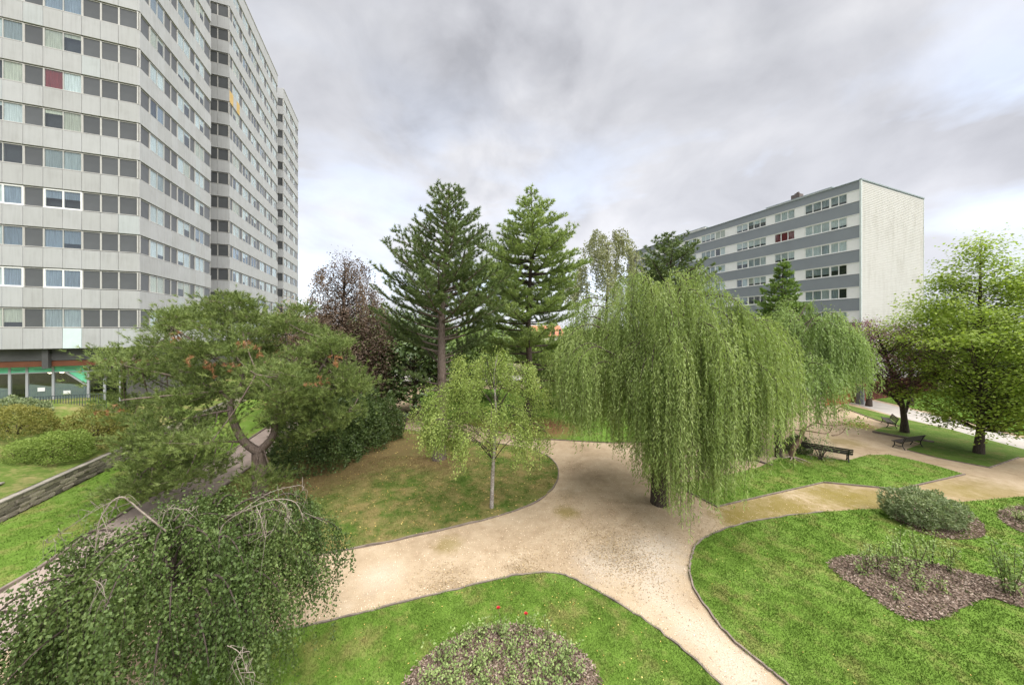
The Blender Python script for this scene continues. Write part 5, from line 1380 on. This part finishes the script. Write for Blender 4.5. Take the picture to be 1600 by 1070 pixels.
for i, (x, y) in enumerate(spots):
    fl = []
    if i == 3: fl = [(-0.12, 0.28, 0.45, M_PETR)]
    if i == 4: fl = [(0.03, 0.05, 0.50, M_PETR)]
    rose('low leafy rose in the near bed, ' + where[i], G(x, y, 0.05), 0.42, 0.40, 8, 24, 0.066, 100 + i, fl)
# ------------------------------------------------------------------ benches
M_BSLAT = plain('dark_bench_slat', (0.050, 0.040, 0.036), 0.55, 0.25, 6, orand=0.2)
M_BIRON = plain('bench_cast_iron', (0.022, 0.021, 0.021), 0.5, 0.2, 6)
slat_s = bevbox('seat_slat', (2.3, 0.10, 0.035), 0.008); slat_s.materials.append(M_BSLAT)
slat_b = bevbox('back_slat', (2.3, 0.03, 0.105), 0.008); slat_b.materials.append(M_BSLAT)
def prism_side(pts, x0, x1):
    n = len(pts)
    v = np.array([(x0, a, b) for a, b in pts] + [(x1, a, b) for a, b in pts])
    return v, n
def leg_chunks(x):
    """cast-iron end: splayed feet, seat rail and back upright, each a swept bar"""
    r = 0.028
    ch = [tube(spline([(x, -0.30, 0.0), (x, -0.20, 0.22), (x, -0.22, 0.42)], 4), r, 6), tube(spline([(x, 0.30, 0.0), (x, 0.18, 0.22), (x, 0.20, 0.42)], 4), r, 6),
          tube(spline([(x, -0.30, 0.44), (x, -0.02, 0.40), (x, 0.22, 0.41)], 4), r, 6), tube(spline([(x, 0.20, 0.40), (x, 0.27, 0.62), (x, 0.36, 0.84)], 4), r, 6),
          tube([(x, -0.2, 0.2), (x, 0.0, 0.17), (x, 0.18, 0.2)], r * 0.8, 6)]
    return ch
def bench(label, loc, rz, sx=1.0, double=False):
    t = thing('park_bench', label, 'bench', tuple(loc), rz, 'park benches')
    t.scale = (sx, 1.0, 1.0)
    for x in (-0.98, 0.98): build('leg', leg_chunks(x), M_BIRON, t, smooth=True)
    for y in (-0.24, -0.12, 0.0, 0.12): place(slat_s, 'seat_slat', t, (0, y, 0.455 + 0.02 * abs(y) * 4))
    for z, y in ((0.56, 0.235), (0.69, 0.285), (0.81, 0.335)):
        o = place(slat_b, 'back_slat', t, (0, y, z)); o.rotation_euler = (R(-20), 0, 0)
    return t
g0, g1 = G(1265, 712), G(1322, 722)
c = (g0 + g1) / 2; d = g1 - g0
# seen from behind: the back (+y local) looks at the camera
bench('long dark bench seen from behind at the pointed lawn', (c[0], c[1] + 0.25, 0.0), math.atan2(d[1], d[0]) + math.pi, 1.08)
g0, g1 = G(1404, 702), G(1438, 697)
c = (g0 + g1) / 2
bench('dark bench standing on the sand patch before the broad tree', (c[0], c[1] + 0.1, 0.0), math.atan2(g1[1] - g0[1], g1[0] - g0[0]) + math.pi, 0.95)
bench('dark bench turned sideways left of the purple plum trunk', tuple(G(1389, 665)), R(-130), 0.9)
bench('dark bench behind the hanging twigs of the great willow', tuple(G(1112, 742)), R(8), 0.95)

# ------------------------------------------------------------------ small ground litter
def scatter_poly(poly, n):
    lo, hi = poly.min(0), poly.max(0)
    q = lo + rng.random((n, 2)) * (hi - lo)
    return q[in_poly(q, poly)]
F_LITTER = foliage('fallen_leaf', [(0.16, 0.09, 0.03), (0.34, 0.25, 0.08), (0.52, 0.46, 0.18)], 0.1)
F_CRUMB = foliage('dry_crumbs', [(0.06, 0.045, 0.025), (0.13, 0.10, 0.055), (0.30, 0.25, 0.15)], 0.05)
def litter(label, q, z, L, fm=None):
    n = len(q); c = np.c_[q, np.full(n, z) + 0.02 * rng.random(n)]
    d = np.c_[rng.normal(size=(n, 2)), np.zeros(n)]
    o = build('fallen_leaves', leaf_quads(c, d, np.c_[rng.normal(0, 0.35, (n, 2)), np.ones(n)], L * (0.6 + 0.8 * rng.random(n)), L * 0.6), fm or F_LITTER, tint=rng.random(n))
    stuff(tag(o, label, 'leaf litter'))
q = scatter_poly(LAWNS['mid'], 2600); litter('small yellow fallen leaves scattered over the middle lawn', q, 0.06, 0.06)
for k_, lab in (('south', 'pale fallen leaves on the lawn below the window'), ('east', 'pale fallen leaves and daisies on the right lawn')):
    q = scatter_poly(LAWNS[k_], 600); q = q[(q[:, 1] > 5) & (q[:, 0] < 30)]; litter(lab, q, 0.075, 0.035)
q = np.concatenate([G(x, y)[None, :2] + rng.normal(0, s, (n, 2)) for x, y, s, n in ((960, 855, 0.9, 1300), (985, 880, 0.6, 800), (920, 840, 1.2, 700), (700, 915, 0.6, 700), (885, 780, 0.5, 500), (820, 890, 0.5, 700), (1110, 820, 0.8, 700), (1020, 800, 1.2, 900), (1300, 775, 2.0, 900), (1000, 850, 2.6, 1200))])
for k in ('south', 'east', 'mid', 'point'): q = q[~in_poly(q, LAWNS[k])]
litter('dry brown leaves and crumbs lying on the sand crossing', q, 0.006, 0.04, F_CRUMB)

F_GRAIN = foliage('loose_gravel', [(0.14, 0.105, 0.07), (0.36, 0.29, 0.21), (0.46, 0.42, 0.36)], 0.0)
q = np.stack([rng.uniform(-7, 14, 30000), rng.uniform(6.5, 20, 30000)], 1)
q = q[rng.random(len(q)) < np.clip((9 / np.hypot(q[:, 0], q[:, 1])) ** 2, 0, 1)]
for k in ('south', 'east', 'mid', 'point'): q = q[~in_poly(q, LAWNS[k])]
n = len(q); c = np.c_[q, 0.004 + 0.004 * rng.random(n)]
o = build('loose_gravel', leaf_quads(c, np.c_[rng.normal(size=(n, 2)), 0.3 * rng.random(n)], np.c_[rng.normal(0, 0.5, (n, 2)), np.ones(n)], 0.02 + 0.02 * rng.random(n), 0.016 + 0.012 * rng.random(n)), F_GRAIN, tint=rng.random(n))
stuff(tag(o, 'loose grains of gravel over the sand crossing', 'gravel'))

# ------------------------------------------------------------------ far buildings
def house(label, x, y, w_, d_, h, rz, wallm, roofm, rows, cols):
    t = thing('far_house', label, 'building', (x, y, 0), rz)
    build('wall', box2((-w_ / 2, 0, 0), (w_ / 2, d_, h)), wallm, t)
    v = np.array([(-w_ / 2 - .4, -.4, h), (w_ / 2 + .4, -.4, h), (w_ / 2 + .4, d_ + .4, h), (-w_ / 2 - .4, d_ + .4, h), (-w_ / 2 - .4, d_ / 2, h + 2.6), (w_ / 2 + .4, d_ / 2, h + 2.6)])
    build('roof', [(v, np.array([(0, 1, 5, 4), (2, 3, 4, 5), (0, 3, 2, 1)])), (v, np.array([(0, 4, 3), (1, 2, 5)]))], roofm, t)
    for r in range(rows):
        for c in range(cols):
            build('window', box2((-w_ / 2 + (c + 0.3) * w_ / cols, -0.06, 1.0 + r * 2.8), (-w_ / 2 + (c + 0.7) * w_ / cols, 0.03, 2.4 + r * 2.8)), M_ROOM, t)
M_REND = plain('far_render', (0.66, 0.60, 0.55), 0.85, 0.08, 1)
M_ROOFT = plain('orange_roof_tiles', (0.42, 0.17, 0.10), 0.85, 0.2, 6)
house('pale far house with orange roof glimpsed between light pine and willow', 8.6, 78, 8, 10, 6.3, 0.1, M_REND, M_ROOFT, 3, 5)
def hedge_line(): pass
# a loose belt of woodland closes the horizon
C = []
for a in np.arange(-78, 78, 1.1):
    Dd = 150 + 20 * math.sin(a * 0.4); x = Dd * math.sin(R(a)); y = Dd * math.cos(R(a)); h = 6.0 + 2.2 * math.sin(a * 1.3) + rng.normal(0, 1.0)
    C.append(np.array((x, y, 0)) + np.c_[rng.normal(0, 2.6, 80), rng.normal(0, 2.0, 80), h * rng.random(80) ** 0.6])
C = np.concatenate(C); n = len(C)
stuff(tag(build('distant_wood', leaf_quads(C, rand_unit(n), rand_unit(n), 2.0, 1.5), F_FAR, tint=rng.random(n)), 'distant belt of trees along the horizon', 'wood'))
